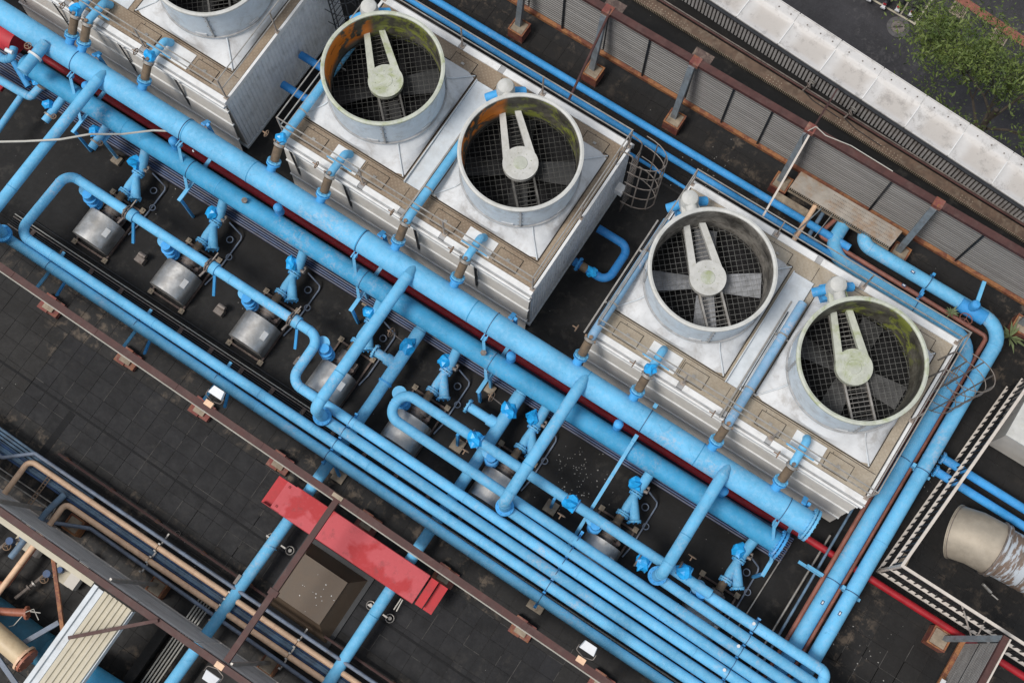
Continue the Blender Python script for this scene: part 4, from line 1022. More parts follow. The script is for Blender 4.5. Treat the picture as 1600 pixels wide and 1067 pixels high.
# ================================================================== LADDER CAGES
def ladder_cage(cx, cy, label, wide=.45, ang=0, ztop=4.1, zb=.1, mat='cagedark'):
    o = thing('caged_ladder', label, 'ladder', (cx, cy, 0), 'caged ladders at the tower ends')
    ca, sa = math.cos(ang), math.sin(ang)
    T = lambda x, y, z: (cx+x*ca-y*sa, cy+x*sa+y*ca, z)
    mb = MB()
    for s in (-1, 1): mb.tube([T(0, s*.22, zb), T(0, s*.22, 4.05), T(-.35, s*.26, 4.1), T(-.42, s*.26, 3.0)], .02, 6, .1)
    W('stringer', mb, mat, o)
    for i in range(13): W('rung', MB().tube([T(0, -.22, .3+i*.28), T(0, .22, .3+i*.28)], .011, 5), mat, o)
    for z in (1.4, 2.1, 2.8, 3.5, 4.1):
        mb = MB(); mb.tube([T(.80*math.sin(a)**.8 if math.sin(a) > 0 else 0, -.42*math.cos(a), z) for a in np.linspace(0, math.pi, 16)], .013, 5); W('hoop', mb, mat, o)
    for a in (.35, .95, 1.57, 2.2, 2.8):
        W('cage_strip', MB().bar(T(.80*math.sin(a)**.8, -.42*math.cos(a), 1.35), T(.80*math.sin(a)**.8, -.42*math.cos(a), 4.1), .035, .012), mat, o)
    return o
ladder_cage(-3.95, 11.85, 'caged access ladder between the middle and right towers')
ladder_cage(5.45, 11.35, 'caged access ladder at the far right end of the right tower')
ladder_cage(-13.55, 11.9, 'caged access ladder hidden behind the left fan stack of the middle tower', mat='blacksteel')

# ================================================================== PIPES BEHIND AND RIGHT OF THE TOWERS
pipe('rear_pipe', [(-24, 13.93, .8), (1.9, 13.90, .8)], .105, 'blue_clean', 'outer blue pipe behind the towers, nearest the screen wall', 'pipe', bend=0, seams=4.2)
pipe('rear_pipe', [(-24, 13.60, .8), (2.2, 13.45, .8)], .09, 'blue_clean', 'inner blue pipe behind the towers, nearest the tower wall', 'pipe', bend=0, seams=4.2)
pipe('rear_pipe', [(-5.4, 13.1, .5), (1.8, 13.0, .5)], .05, 'blue_clean', 'thin blue pipe low behind the ladder between the towers', 'pipe', bend=0)
pipe('big_elbow_pipe', [(2.1, 14.9, .62), (2.05, 14.2, .78), (6.46, 14.16, .88), (6.42, 2.0, .9)], .19, 'blue', 'outer of the two thick blue pipes bending round the right tower corner', 'pipe', 'two thick pipes round the right tower', bend=.62, n=26, seams=2.6, org=(6.42, 8, .9))
pipe('big_elbow_pipe', [(1.45, 14.8, .62), (1.42, 13.45, .8), (5.96, 13.36, .88), (5.86, 2.0, .9)], .19, 'blue', 'inner of the two thick blue pipes bending round the right tower corner', 'pipe', 'two thick pipes round the right tower', bend=.62, n=26, seams=2.6, org=(5.9, 8, .9))
for k, (px, py) in enumerate(((1412, 446), (1426, 425), (1285, 941), (1312, 958))):
    x, y = at(px, py, 1.08); o = thing('pipe_tag', 'small white tag on the ' + ['inner thick pipe behind the tower', 'outer thick pipe behind the tower', 'inner thick pipe at the right', 'outer thick pipe at the right'][k], 'tag', (x, y, 1.08), 'white tags on the thick pipes')
    r_ = R(-2) if k < 2 else R(88)
    W('frame', MB().box(x-.055, x+.055, y-.035, y+.035, 1.08, 1.10, r_), 'navy', o); W('face', MB().box(x-.035, x+.035, y-.018, y+.018, 1.101, 1.107, r_), 'lampwhite', o)
pipe('brown_pipe', [(1.2, 14.5, .72), (1.0, 13.8, .72), (6.20, 13.76, .72), (6.14, 2.0, .72)], .062, 'copper', 'brown pipe running between the two thick blue pipes', 'pipe', bend=.12)
pipe('brown_pipe', [(.53, 14.6, .8), (.52, 12.86, .8), (5.52, 12.98, .8), (5.68, 12.5, .8), (5.66, 2.0, .7)], .062, 'copper', 'brown pipe hugging the edge of the right tower', 'pipe', bend=.12)
pipe('grey_pipe', [(5.46, 12.3, .6), (5.46, 2.0, .6)], .035, 'steelblue', 'thin slate conduit beside the brown pipe by the right tower edge', 'pipe', bend=0)
pipe('grey_pipe', [(5.36, 7.0, .3), (5.30, 2.0, .3)], .03, 'gal', 'thin grey conduit on the floor right of the eighth pump', 'pipe', bend=0)
pipe('grey_pipe', [(.80, 14.7, .7), (.80, 13.6, .7), (5.3, 13.1, .5)], .06, 'steelblue', 'slate pipe turning below the perforated cover', 'pipe', bend=.12)
pipe('grey_pipe', [(1.35, 14.6, .4), (1.35, 13.9, .4), (4.9, 13.6, .4)], .07, 'navy', 'dark blue pipe half hidden under the thick elbows', 'pipe', bend=.15)
pipe('peach_pipe', [(.52, 14.6, .84), (.52, 13.35, .9), (.52, 13.2, .85)], .07, 'peach', 'short peach pipe coming out of the perforated cover', 'pipe', bend=.05)
# strap brackets on the thick pipes
for k, (x, y, al) in enumerate(((4.15, 13.8, 'x'), (6.15, 5.9, 'y'), (6.15, 9.6, 'y'))):
    o = thing('pipe_bracket', ['blue bracket over both thick pipes behind the right tower', 'blue slotted bracket over the thick pipes near the pipe flange ends', 'blue bracket over the thick pipes between tower and fence'][k], 'pipe bracket', (x, y, 0))
    mb = MB()
    for a0 in ((13.38, 14.18) if al == 'x' else (5.89, 6.44)):
        pts = [((x, a0-.2*math.cos(a), .9+.2*math.sin(a)) if al == 'x' else (a0-.2*math.cos(a), y, .9+.2*math.sin(a))) for a in np.linspace(0, math.pi, 11)]
        mb.tube(pts, .011, 5)
    W('strap', mb, 'navy', o)
    if al == 'x': W('cross_beam', MB().bar((x, 12.7, .66), (x, 14.5, .66), .08, .05).box(x-.04, x+.04, 13.72, 13.84, .7, .95).box(x-.04, x+.04, 14.38, 14.46, .7, .98), 'blue_fit', o)
    else: W('cross_beam', MB().bar((4.95, y, .64), (6.75, y, .64), .08, .05).box(6.13, 6.22, y-.05, y+.05, .68, 1.02).box(5.15, 5.62, y-.04, y+.04, .82, .88), 'blue', o)
    W('leg', MB().bar((x if al == 'x' else 6.70, 14.45 if al == 'x' else y, .02), (x if al == 'x' else 6.70, 14.45 if al == 'x' else y, .63), .07), 'blue_fit', o)
# blue valve group on the bends
o = thing('gate_valve', 'blue valve with slanting handle pipe between the thick pipes at the upper right bend', 'valve', (5.35, 14.2, .9))
x, y = at(1522, 478, 1.2)
W('body', MB().lathe([(.001, 1.40), (.1, 1.38), (.13, 1.33), (.13, 1.0)], 16, c=(x, y)).cyl((x-.3, y-.02, .9), (x+.45, y-.02, .9), .205, 20), 'blue_clean', o)
W('arm', MB().bar((x, y+.1, 1.3), (*at(1538, 440, 1.35), 1.35), .10, .06), 'blue', o)
wheel(o, (x-.02, y-.45, 1.25), (0, .3, 1), .17, 'copper')
x, y = at(1487, 488, 1.15); o = thing('dry_plant', 'small pale withered plant growing on the inner thick pipe', 'plant', (x, y, 1.08))
mb = MB(); rn_ = random.Random(3)
for i in range(16):
    a = rn_.uniform(0, 6.28); l = rn_.uniform(.1, .24); p = Vector((x, y, 1.08)); q = p+Vector((math.cos(a)*l, math.sin(a)*l, rn_.uniform(.02, .15))); s_ = Vector((-math.sin(a), math.cos(a), 0))*.02
    mb.add([p, (p+q)/2+s_+Vector((0, 0, .04)), q, (p+q)/2-s_+Vector((0, 0, .04))], [(0, 1, 2, 3)])
W('leaves', mb, 'leafyplant', o)
x, y = at(1590, 510, .5); o = thing('dry_plant', 'leafy pale plant beside the rusty pedestal at the right edge', 'plant', (x, y, 0)); mb = MB()
for i in range(26):
    a = rn_.uniform(0, 6.28); l = rn_.uniform(.15, .5); p = Vector((x, y-.3, .3)); q = p+Vector((math.cos(a)*l, math.sin(a)*l, rn_.uniform(.05, .4))); s_ = Vector((-math.sin(a), math.cos(a), 0))*.035
    mb.add([p, (p+q)/2+s_+Vector((0, 0, .08)), q, (p+q)/2-s_+Vector((0, 0, .08))], [(0, 1, 2, 3)])
W('leaves', mb, 'leafyplant', o)

# perforated cover over the pipe ends
o = thing('perforated_cover', 'rust streaked perforated metal cover over the pipe ends by the screen wall', 'cover', (1.2, 14.7, 0))
W('top', MB().prism([(-.33, 14.42), (2.78, 14.42), (2.85, 14.98), (-.30, 14.98)], 1.02, 1.06), smat('rust_streaked_sheet', (.42, .38, .33), .6, .2, .15, (.33, .18, .08), .8, 1.3, .4, (.36, .17, .07), .68), o)
mb = MB()
for i in range(58): mb.box(-.33+i*.054, -.33+i*.054+.024, 14.395, 14.43, .86, 1.018)
mb.box(-.33, 2.8, 14.39, 14.435, .80, .858)
W('slotted_edge', mb, 'concrete', o)
mb = MB()
for i in range(40):
    for j in range(4): mb.cyl((.8+i*.048, 14.55+j*.11, 1.06), (.8+i*.048, 14.55+j*.11, 1.064), .014, 5)
p_ = W('perforation', mb, 'castgrey', o); p_['kind'] = 'stuff'
W('leg', MB().bar((-.3, 14.9, 0), (-.3, 14.9, 1.02), .05).bar((2.7, 14.9, 0), (2.7, 14.9, 1.02), .05), 'brownrust', o)
o = thing('perforated_tray', 'lower rusty perforated tray left of the cover', 'tray', (0, 14.3, .5)); mb = MB(); mb.box(-.6, .45, 14.12, 14.36, .5, .53)
W('tray', mb, 'concrete', o)
# thin rods here
pipe('stay_rod', [(*at(1292, 318, .9), .9), (*at(1240, 366, 1.0), 1.0)], .018, 'steelgrey', 'thin grey rod beside the peach pipe, from cover to tower', 'rod', bend=0, n=6)
pipe('stay_rod', [(*at(1302, 333, 1.0), 1.0), (*at(1272, 371, 1.0), 1.0)], .012, 'gal', 'thin pale rod right of the peach pipe', 'rod', bend=0, n=6)

# ================================================================== SCREEN WALLS
def hcorr(mb, x0, x1, y, z0, z1, s=1, pitch=.11, amp=.022):
    """sheet in plane y with horizontal ribs"""
    n = max(1, int((z1-z0)/pitch)); pts = []
    for i in range(n):
        a = z0+(z1-z0)*i/n; p = (z1-z0)/n
        pts += [(a, 0), (a+p*.4, 0), (a+p*.5, amp), (a+p*.9, amp)]
    pts.append((z1, 0)); k = len(pts)
    vs = [(x, y+s*o_, z) for x in (x0, x1) for z, o_ in pts]
    mb.add(vs, [(i, i+1, k+i+1, k+i) for i in range(k-1)])
def pedestal(parent_none, x, y, label, mat='pedestal', group=None, s=.24, h=.42, rz=0):
    o = thing('post_pedestal', label, 'pedestal', (x, y, 0), group)
    W('block', MB().box(x-s, x+s, y-s, y+s, .0, h, rz), mat, o)
    W('rim', MB().box(x-s-.005, x+s+.005, y-s-.005, y-s+.035, h+.001, h+.03).box(x-s-.005, x+s+.005, y+s-.035, y+s+.005, h+.001, h+.03).box(x-s-.005, x-s+.035, y-s+.036, y+s-.036, h+.001, h+.03).box(x+s-.035, x+s+.005, y-s+.036, y+s-.036, h+.001, h+.03), 'brownrust', o)
    W('grout', MB().box(x-s+.05, x+s-.05, y-s+.05, y+s-.05, h+.001, h+.018), 'concrete', o)
    return o
sw = thing('screen_wall', 'long grey ribbed screen wall with maroon top beam and rusty foot rail behind the towers', 'screen wall', (-9, 15.2, 0))
posts = [-15.0, -12.2, -9.35, -6.84, -4.13, -.66, 3.08, 6.85, 10.2]
seams = [-16.5, -13.6, -10.9, -8.2, -5.52, -2.92, -1.75, 1.82, 4.5, 8.2, 11.5]
edges = sorted(posts+seams)
for a, c in zip(edges, edges[1:]):
    mb = MB(); hcorr(mb, a+.025, c-.025, 15.30, .58, 2.93, -1); mb.box(a+.025, c-.025, 15.305, 15.315, .58, 2.93); W('sheet_panel', mb, 'panel', sw)
for x in seams: W('seam_bar', MB().box(x-.024, x+.024, 15.24, 15.28, .56, 2.92), 'blacksteel', sw)
W('top_beam', MB().box(-17, 13, 15.12, 15.32, 2.94, 3.06), 'brown', sw)
W('foot_rail', MB().box(-17, 13, 15.20, 15.36, .44, .56), 'brownrust', sw)
for k, x in enumerate(posts):
    white = (k == 5)
    W('post', MB().bar((x+.0, 14.74, .42), (x-.03, 15.10, 2.93), .17, .13), 'steelgrey', sw, 'white painted post' if white else None)
    W('beam_joint', MB().box(x-.13, x+.13, 15.09, 15.345, 2.925, 3.075), 'pedestal', sw)
    W('ledge_plate', MB().box(x-.2, x+.35, 15.34, 15.62, 2.95, 2.98), 'frame', sw) if k in (3, 4) else None
pl = ['pedestal beyond the left edge of the screen wall'] * 2+['rusty pedestal at the top edge above the middle tower', 'rusty pedestal behind the middle tower, second along the screen wall', 'rusty pedestal behind the gap between towers', 'rusty pedestal beside the perforated cover, at its left end', 'rusty pedestal at the right end of the perforated cover', 'rusty pedestal at the right edge beside the leafy plant', 'pedestal beyond the right edge of the screen wall']
for k, x in enumerate(posts[2:8]): pedestal(None, x+.06, 14.70, pl[k+2], group='pedestals of the rear screen wall')
# slanting stays between tower and screen
pipe('stay_rod', [(*at(955, 15, 3.05), 3.05), (*at(888, 158, 3.0), 3.0)], .035, 'brown', 'rusty stay rod slanting from the screen wall down to the middle tower', 'rod', bend=0, n=8)
o = thing('white_stay', 'white painted stay rising from the right tower to the screen wall joint', 'strut', (-.6, 13.8, 3)); W('stay', MB().bar((*at(1264, 212, 3.1), 3.1), (*at(1192, 338, 3.05), 3.05), .05, .05), 'fencewhite', o)
o = thing('rusty_stay', 'rusty brown bar from the screen wall joint across to the fluted parapet', 'strut', (-.6, 16, 3)); W('stay', MB().bar((*at(1308, 140, 1.3), 1.3), (*at(1268, 205, 3.1), 3.1), .05, .05), 'brown', o)
pipe('loose_cable', [(*at(1262, 205, 3.1), 3.1), (*at(1275, 198, 3.12), 3.12), (*at(1290, 212, 3.12), 3.12), (*at(1330, 228, 3.1), 3.1), (*at(1395, 268, 3.1), 3.1)], .012, 'cable', 'grey cable lying along the maroon beam near the white stay', 'cable', bend=.05, n=5)
pipe('loose_cable', [(*at(1262, 208, 3.1), 3.1), (*at(1255, 214, 3.0), 3.0), (*at(1254, 230, 2.5), 2.5), (*at(1247, 245, 1.9), 1.9)], .014, 'blacksteel', 'dark cable looping down beside the white stay', 'cable', bend=.1, n=5)

# ================================================================== PARAPET CAP, FLUTED WALL, BROWN LEDGE
CA = math.atan(-.0635)
px0 = Vector((-2.76, 17.98))
dv = Vector((math.cos(CA), math.sin(CA))); nv = Vector((-dv.y, dv.x))
par = thing('parapet', 'long white stained metal parapet cap over a fluted grey wall at the roof edge', 'parapet', (-2.76, 17.98, 0))
def capm(mb):
    # sagging panel 1.38 x 1.1 with raised outer lip
    nx, ny = 16, 22; vs = []
    for j in range(ny+1):
        for i in range(nx+1):
            x = -.688+1.376*i/nx; y = -.55+1.10*j/ny
            sag = -.06*max(0, 1-(x/.688)**6)*max(0, 1-((y+.16)/.39)**4) if abs(y+.16) < .39 else 0
            lip = .06*math.sin(min(1, (y-.22)/.06)*math.pi/2)-.03*(y-.22) if y > .22 else 0
            vs.append((x, y, sag+lip))
    k = nx+1; mb.add(vs, [(j*k+i, j*k+i+1, (j+1)*k+i+1, (j+1)*k+i) for j in range(ny) for i in range(nx)])
    mb.box(-.688, .688, .552, .575, -.25, .075); mb.box(-.688, .688, -.575, -.552, -.06, .005)
def seamm(mb): mb.box(-.014, .014, -.56, .56, -.03, .03); 
for i in range(-14, 14):
    c = px0+dv*(1.402*(i+.5))+nv*.55
    P_('cap_panel', 'cap', capm, 'cap', par, (c.x-px0.x, c.y-px0.y, 1.0), CA)
    P_('cap_seam', 'capseam', seamm, 'white', par, (c.x-px0.x+dv.x*.701, c.y-px0.y+dv.y*.701, 1.0), CA)
    def b(mb):
        mb.lathe([(.012, .02), (.022, .0)], 8)
    for q in (-.35, .1, .5): P_('fixing_bolt', 'fixb', lambda mb: mb.cyl((0, 0, -.01), (0, 0, .03), .02, 6), 'castgrey', par, (c.x-px0.x+dv.x*q+nv.x*.38, c.y-px0.y+dv.y*q+nv.y*.38, 1.05), CA)
def flm(mb):
    n = 12
    for i in range(n):
        a = -.70+1.402*i/n; mb.box(a, a+.07, -.03, .045, .1, .90)
for i in range(-14, 14):
    c = px0+dv*(1.402*(i+.5)); P_('fluted_panel', 'flute', flm, 'flute', par, (c.x-px0.x, c.y-px0.y, 0), CA)
P_('shade_backing', 'fback', lambda mb: mb.box(-20, 20, .05, .09, .08, .90), 'castgrey', par, (0, 0, 0), CA)  # darker than the flutes, puts recess shade into the colour
P_('shadow_strip', 'sgap', lambda mb: mb.box(-20, 20, -.13, .045, .915, .958), 'blacksteel', par, (0, 0, 0), CA)  # solid black strip standing in for the shadow under the cap edge
# brown perforated ledge with pipes
lg = thing('perforated_ledge', 'brown perforated cable ledge running below the fluted wall', 'ledge', (0, 17.3, 0))
CB = math.atan(-.03)
mb = MB(); mb.box(-22, 20, -.10, .20, .10, .16, CB, (0, 0))
o = link('tray', mb.mesh('tray', smat('brown_ledge', (.13, .085, .06), .8, 0, .3, (.25, .2, .15), .7, 4, .4)), lg)
mb = MB()
for i in range(560):
    x = -16+i*.055
    mb.box(x, x+.025, -.125, -.101, .05, .17, 0)
    if i % 2 == 0 and math.sin(x*1.9)+math.sin(x*.73+1) > .2:
        mb.box(x, x+.03, -.05, -.02, .161, .168); mb.box(x, x+.03, 0.04, .07, .161, .168)
o = link('slotted_edge', mb.mesh('slotted_edge', 'concrete'), lg, (0, 0, 0), (0, 0, CB)); o['kind'] = 'stuff'
for y, r_, m_ in ((.23, .03, 'brown'), (.29, .02, 'castgrey')):
    mb = MB(); mb.tube([(-22, y, .25), (20, y, .25)], r_, 7); link('conduit', mb.mesh('conduit', m_), lg, (0, 0, 0), (0, 0, CB))
for k, (px, py) in enumerate(((1268, 130), (1333, 173))):
    x, y = at(px, py, .5); o = thing('shackle', 'grey ringed shackle hanging on the fluted wall, ' + ['left one', 'right one'][k], 'fitting', (x, y, .3), 'shackles on the fluted wall')
    W('ring', MB().ring((x, y-.02, .62), (.2, 1, .2), .10, .018, 16, 5), 'gal', o); W('link', MB().ring((x-.03, y-.08, .46), (.6, 1, .2), .09, .016, 16, 5).bar((x-.05, y-.1, .4), (x-.1, y-.2, .25), .04), 'castgrey', o)
    W('cable', MB().tube([(x-.1, y-.2, .25), (x+.3, y-.3, .22), (x+.8, y-.32, .2), (x+1.2, y-.35, .2)], .012, 5), 'blacksteel', o)

# ================================================================== MIDDLE SCREEN (edge on)
ms = thing('screen_wall', 'edge-on screen wall with maroon beam between the blue bundle and the open roof', 'screen wall', (-8, .8, 0))
ym = lambda x: .86-.012*(x+16)
mb = MB(); mb.add([(x, ym(x)+s*.085, z) for x in (-20, 14) for s in (-1, 1) for z in (2.95, 3.07)], [(0, 1, 3, 2), (4, 6, 7, 5), (0, 4, 5, 1), (2, 3, 7, 6), (1, 5, 7, 3), (0, 2, 6, 4)])
W('top_beam', mb, 'brown', ms)
mb = MB()
mb.tube([(-20, ym(-20)-.10, 2.9), (14, ym(14)-.10, 2.9)], .016, 5)
W('cable', mb, 'cable', ms)
for a in np.arange(-19.5, 13, 1.31):
    mb = MB(); hcorr(mb, a+.01, a+1.30, ym(a)-.0, 1.35, 2.93, -1); mb.box(a+.01, a+1.30, ym(a)+.002, ym(a)+.012, 1.35, 2.93); W('sheet_panel', mb, 'panel', ms)
pedx = [(-15.5, 'near the left edge'), (-12.85, 'between left edge and first floodlight'), (-10.35, 'below the first floodlight'), (-7.75, 'at the left end of the red step bridge'), (-4.9, 'beside the middle of the red step bridge'), (-2.45, 'at the right end of the red step bridge'), (-.05, 'below the six pipe bracket'), (2.35, 'at the bottom edge right of the second floodlight')]
for k, (x, lb) in enumerate(pedx):
    yy = ym(x)-.03
    o = thing('post_pedestal', 'low rusty pedestal of the middle screen '+lb, 'pedestal', (x, yy, 0), 'pedestals of the middle screen wall')
    W('block', MB().box(x-.30, x+.02, yy-.24, yy+.24, 0, .22).box(x+.021, x+.30, yy-.22, yy+.22, 0, .17), 'pedestal', o)
    W('base_plate', MB().box(x-.17, x+.15, yy-.17, yy+.17, .221, .24), 'concrete', o)
    W('post', MB().bar((x, yy+.02, .23), (x, yy+.03, 2.94), .09, .09), 'brown', ms)
    W('beam_joint', MB().box(x-.07, x+.07, yy-.05, yy+.11, 3.071, 3.082), 'brown', ms)
W('brace_beam', MB().bar((-5.42, .76, 3.0), (-5.42, -3.80, 3.0), .15, .12), 'brown', ms)
W('brace_cleat', MB().box(-5.58, -5.30, .70, .80, 2.93, 3.10), 'concrete', ms)
W('brace_clamp', MB().box(-5.54, -5.30, -2.0, -1.85, 2.925, 3.075), 'brown', ms)

def flood(x, y, z, label, rz, boxside=-1):
    o = thing('floodlight', label, 'floodlight', (x, y, z), 'white floodlights on the maroon beams')
    def q(lx, ly, lz): c, s = math.cos(rz), math.sin(rz); return (x+lx*c-ly*s, y+lx*s+ly*c, z+lz)
    mb = MB(); vs = [q(a, b_, c) for c in (0, 1) for b_ in (0, 1) for a in (0, 1)]
    v = [q(-.21, -.06, -.02), q(.21, -.06, -.02), q(-.17, .15, .02), q(.17, .15, .02), q(-.19, -.06, .08), q(.19, -.06, .08), q(-.15, .15, .10), q(.15, .15, .10)]
    mb.add(v, [(0, 2, 3, 1), (4, 5, 7, 6), (0, 1, 5, 4), (2, 6, 7, 3), (0, 4, 6, 2), (1, 3, 7, 5)])
    W('lamp_head', mb, 'lampwhite', o)
    W('yoke', MB().tube([q(-.23, .0, .03), q(-.23, -.14, 0), q(0, -.20, 0), q(.23, -.14, 0), q(.23, .0, .03)], .012, 5, .05), 'castgrey', o)
    W('junction_box', MB().prism([q(-.12, -.36, 0)[:2], q(.10, -.36, 0)[:2], q(.10, -.22, 0)[:2], q(-.12, -.22, 0)[:2]], z-.02, z+.07), 'peach', o)
    return o
flood(-9.35, 1.18, 3.08, 'white floodlight left of the bundle, mounted on the middle maroon beam', 0)
flood(1.48, 1.02, 3.08, 'white floodlight at the bottom of the frame below the bundle', 0)
flood(-5.50, -4.25, 3.0, 'white floodlight at the foot of the long brace beam near the bottom edge', R(180))

# ================================================================== RED STEP BRIDGE
o = thing('step_bridge', 'bright red painted step bridge crossing the two blue crossing pipes', 'step bridge', (-4.8, 0, 0))
W('platform', MB().box(-6.80, -2.70, -.36, .44, 1.10, 1.14), 'redstep', o)
RB = smat('bright_red_tread', (.52, .022, .03), .5, 0, .12, (.3, .03, .035), .5, 2)
W('tread', MB().box(-7.12, -6.825, -.35, .43, .90, .94), 'redstep', o); W('tread', MB().box(-7.44, -7.145, -.35, .43, .70, .74), RB, o)
W('tread', MB().box(-2.655, -2.44, -.34, .43, .98, 1.02), RB, o); W('tread', MB().box(-2.425, -2.17, -.34, .43, .80, .84), RB, o)
W('fascia', MB().box(-6.80, -2.70, -.375, -.362, 1.02, 1.13).box(-6.80, -2.70, .442, .455, 1.02, 1.13).box(-7.40, -6.80, -.372, -.355, .70, .92), 'red', o)
for x in (-7.0, -5.9, -4.0, -2.7): W('leg', MB().bar((x, -.25, .0), (x, -.25, .96 if x in (-7.0, -2.7) else 1.09), .06).bar((x, .33, .0), (x, .33, .96 if x in (-7.0, -2.7) else 1.09), .06), 'red', o)
W('spring_clip', MB().tube([(-3.05, -.42, .6), (-3.06, -.75, .5)], .018, 6).tube([(-3.0, -.42, .6), (-2.98, -.75, .5)], .018, 6), 'cable', o)

# ================================================================== BROWN VENT BOX
o = thing('vent_housing', 'brown hipped metal vent housing with bird specks below the red step bridge', 'roof vent', (-4.9, -1.4, 0))
b0, b1 = (-5.95, -4.08, -2.42, -.52), (-5.72, -4.42, -2.08, -.86)
vs = [(b0[0], b0[2], .05), (b0[1], b0[2], .05), (b0[1], b0[3], .05), (b0[0], b0[3], .05), (b1[0], b1[2], .62), (b1[1], b1[2], .62), (b1[1], b1[3], .62), (b1[0], b1[3], .62)]
W('hip_roof', MB().add(vs, [(0, 1, 5, 4), (1, 2, 6, 5), (2, 3, 7, 6), (3, 0, 4, 7)]), 'box_brown', o)
W('top_sheet', MB().box(b1[0]-.02, b1[1]+.01, b1[2]-.01, b1[3]+.02, .623, .65), 'box_brown', o)
W('kerb_frame', MB().box(b0[0]-.12, b0[1]+.12, b0[2]-.12, b0[3]+.12, .008, .055), 'blacksteel', o)
mb = MB(); rn_ = random.Random(5)
for i in range(20):
    x, y = rn_.gauss(-4.9, .3), rn_.gauss(-1.4, .32)
    if b1[0] < x < b1[1] and b1[2] < y < b1[3]: s_ = rn_.uniform(.005, .012); mb.box(x-s_, x+s_*1.6, y-s_, y+s_, .650, .655, rn_.uniform(0, 3))
q_ = W('bird_dropping', mb, 'white', o); q_['kind'] = 'stuff'

# ================================================================== LOWER LEFT PLANT AREA
g = 'peach pipes beside the lower left screen'
pipe('peach_pipe', [(-13.08, -7, .8), (-13.10, -2.78, .8), (4, -2.68, .8)], .076, 'peach', 'outer peach pipe hooking down at the left edge', 'pipe', g, bend=.2, seams=3.3)
pipe('peach_pipe', [(-11.66, -7, .8), (-11.62, -3.16, .8), (4, -3.08, .8)], .076, 'peach', 'inner peach pipe hooking down beside the lower left screen wall', 'pipe', g, bend=.16, seams=3.3)
pipe('slate_pipe', [(-15, -2.82, .9), (-13.7, -3.12, .9), (-13.05, -2.56, .9), (4, -2.42, .9)], .05, 'greyblue', 'slate blue pipe with a kinked start, nearest the open roof', 'pipe', bend=.1, seams=3)
pipe('slate_pipe', [(-12.0, -3.9, .75), (-10.7, -3.32, .75), (4, -3.42, .75)], .052, 'greyblue', 'slate blue pipe closest to the lower left screen wall', 'pipe', bend=.15, seams=3)
pipe('slate_pipe', [(-11.9, -5, .9), (-11.85, -3.55, .9), (-11.8, -3.0, .75)], .085, 'steelblue', 'short slate pipe sloping up from behind the lower left screen', 'pipe', bend=.1)
for i, (y, m_, r_) in enumerate(((-2.86, 'navy', .03), (-2.92, 'steelblue', .028), (-2.98, 'steelblue', .05), (-3.06, 'navy', .03))):
    pipe('tray_pipe', [(-15, y-.02, .62), (4, y+.06, .62)], r_, m_, 'dark conduit bunched between the peach pipes, '+['nearest the outer peach pipe', 'second from the outer peach pipe', 'thickest of the bunch', 'nearest the inner peach pipe'][i], 'conduit', 'bunched conduits between the peach pipes', bend=0, n=8)
for i in range(5):
    pipe('tray_pipe', [(-17.5, -2.52-i*.095, .5), (-11.2, -2.62-i*.085, .5)], .036, 'steelblue', 'parallel blue conduit at the left edge, '+['topmost of five', 'second of five', 'middle of five', 'fourth of five', 'lowest of five'][i], 'conduit', 'parallel blue conduits at the left edge', bend=0, n=8)
for i in range(2):
    pipe('thin_pipe', [(-15, -3.42-i*.16, .45), (-11.9-i*.05, -3.38-i*.15, .45), (-11.8-i*.06, -3.9, .45)], .018, 'gal', ['upper', 'lower'][i]+' thin grey pipe weaving behind the hooking peach pipes', 'pipe', bend=.08, n=6)
o = thing('cable_ladder', 'short yellowish metal ladder piece under the outer peach pipe', 'bracket', (-12.3, -3.1, .5)); mb = MB()
for s in (-1, 1): mb.bar((-12.42+s*.045, -2.85, .72), (-12.42+s*.045, -3.7, .72), .02, .02)
for j in range(10): mb.bar((-12.47, -2.9-j*.085, .72), (-12.37, -2.9-j*.085, .72), .015, .015)
W('strip', mb, 'rustwheel', o)
for k, x in enumerate((-8.95, -6.75, -4.6)):
    o = thing('pipe_bracket', 'thin steel bracket across the peach and slate pipes, '+['left one near the screen pedestal', 'middle one left of the crossing pipe', 'right one by the vent housing'][k], 'pipe bracket', (x, -3, 0), 'brackets across the peach pipes')
    mb = MB(); mb.bar((x, -2.33, .70), (x, -3.52, .70), .04, .03)
    for y in (-2.5, -2.66, -2.86, -3.04, -3.2, -3.48): mb.box(x-.03, x+.03, y-.02, y+.02, .716, .90)
    W('bracket', mb, 'gal', o); W('strap', MB().tube([(x, -2.74-.09*math.cos(a), .8+.09*math.sin(a)) for a in np.linspace(0, math.pi, 8)], .006, 4).tube([(x, -3.11-.09*math.cos(a), .8+.09*math.sin(a)) for a in np.linspace(0, math.pi, 8)], .006, 4), 'blacksteel', o)
    W('foot', MB().ring((x, -2.25, .03), (0, 0, 1), .07, .012, 14, 5), 'castgrey', o)
# brown kerb rail beside the open roof
o = thing('edge_rail', 'low rusty brown rail along the open roof beside the slate pipe', 'rail', (-8, -2.28, 0)); W('rail', MB().box(-12.8, 6, -2.31, -2.25, .18, .24), 'brown', o)
for i in range(12): W('foot', MB().box(-12.6+i*1.5, -12.5+i*1.5, -2.32, -2.24, .0, .179), 'brownrust', o)
for i in range(5):
    pipe('white_conduit', [(-7.42+i*.085, -2.95-0*.1, .25), (-7.40+i*.085, -9, .25)], .022, 'cable', 'pale conduit in the row beside the left crossing pipe, '+['leftmost', 'second from left', 'middle one', 'second from right', 'rightmost'][i], 'conduit', 'pale conduits beside the left crossing pipe', bend=0, n=7)
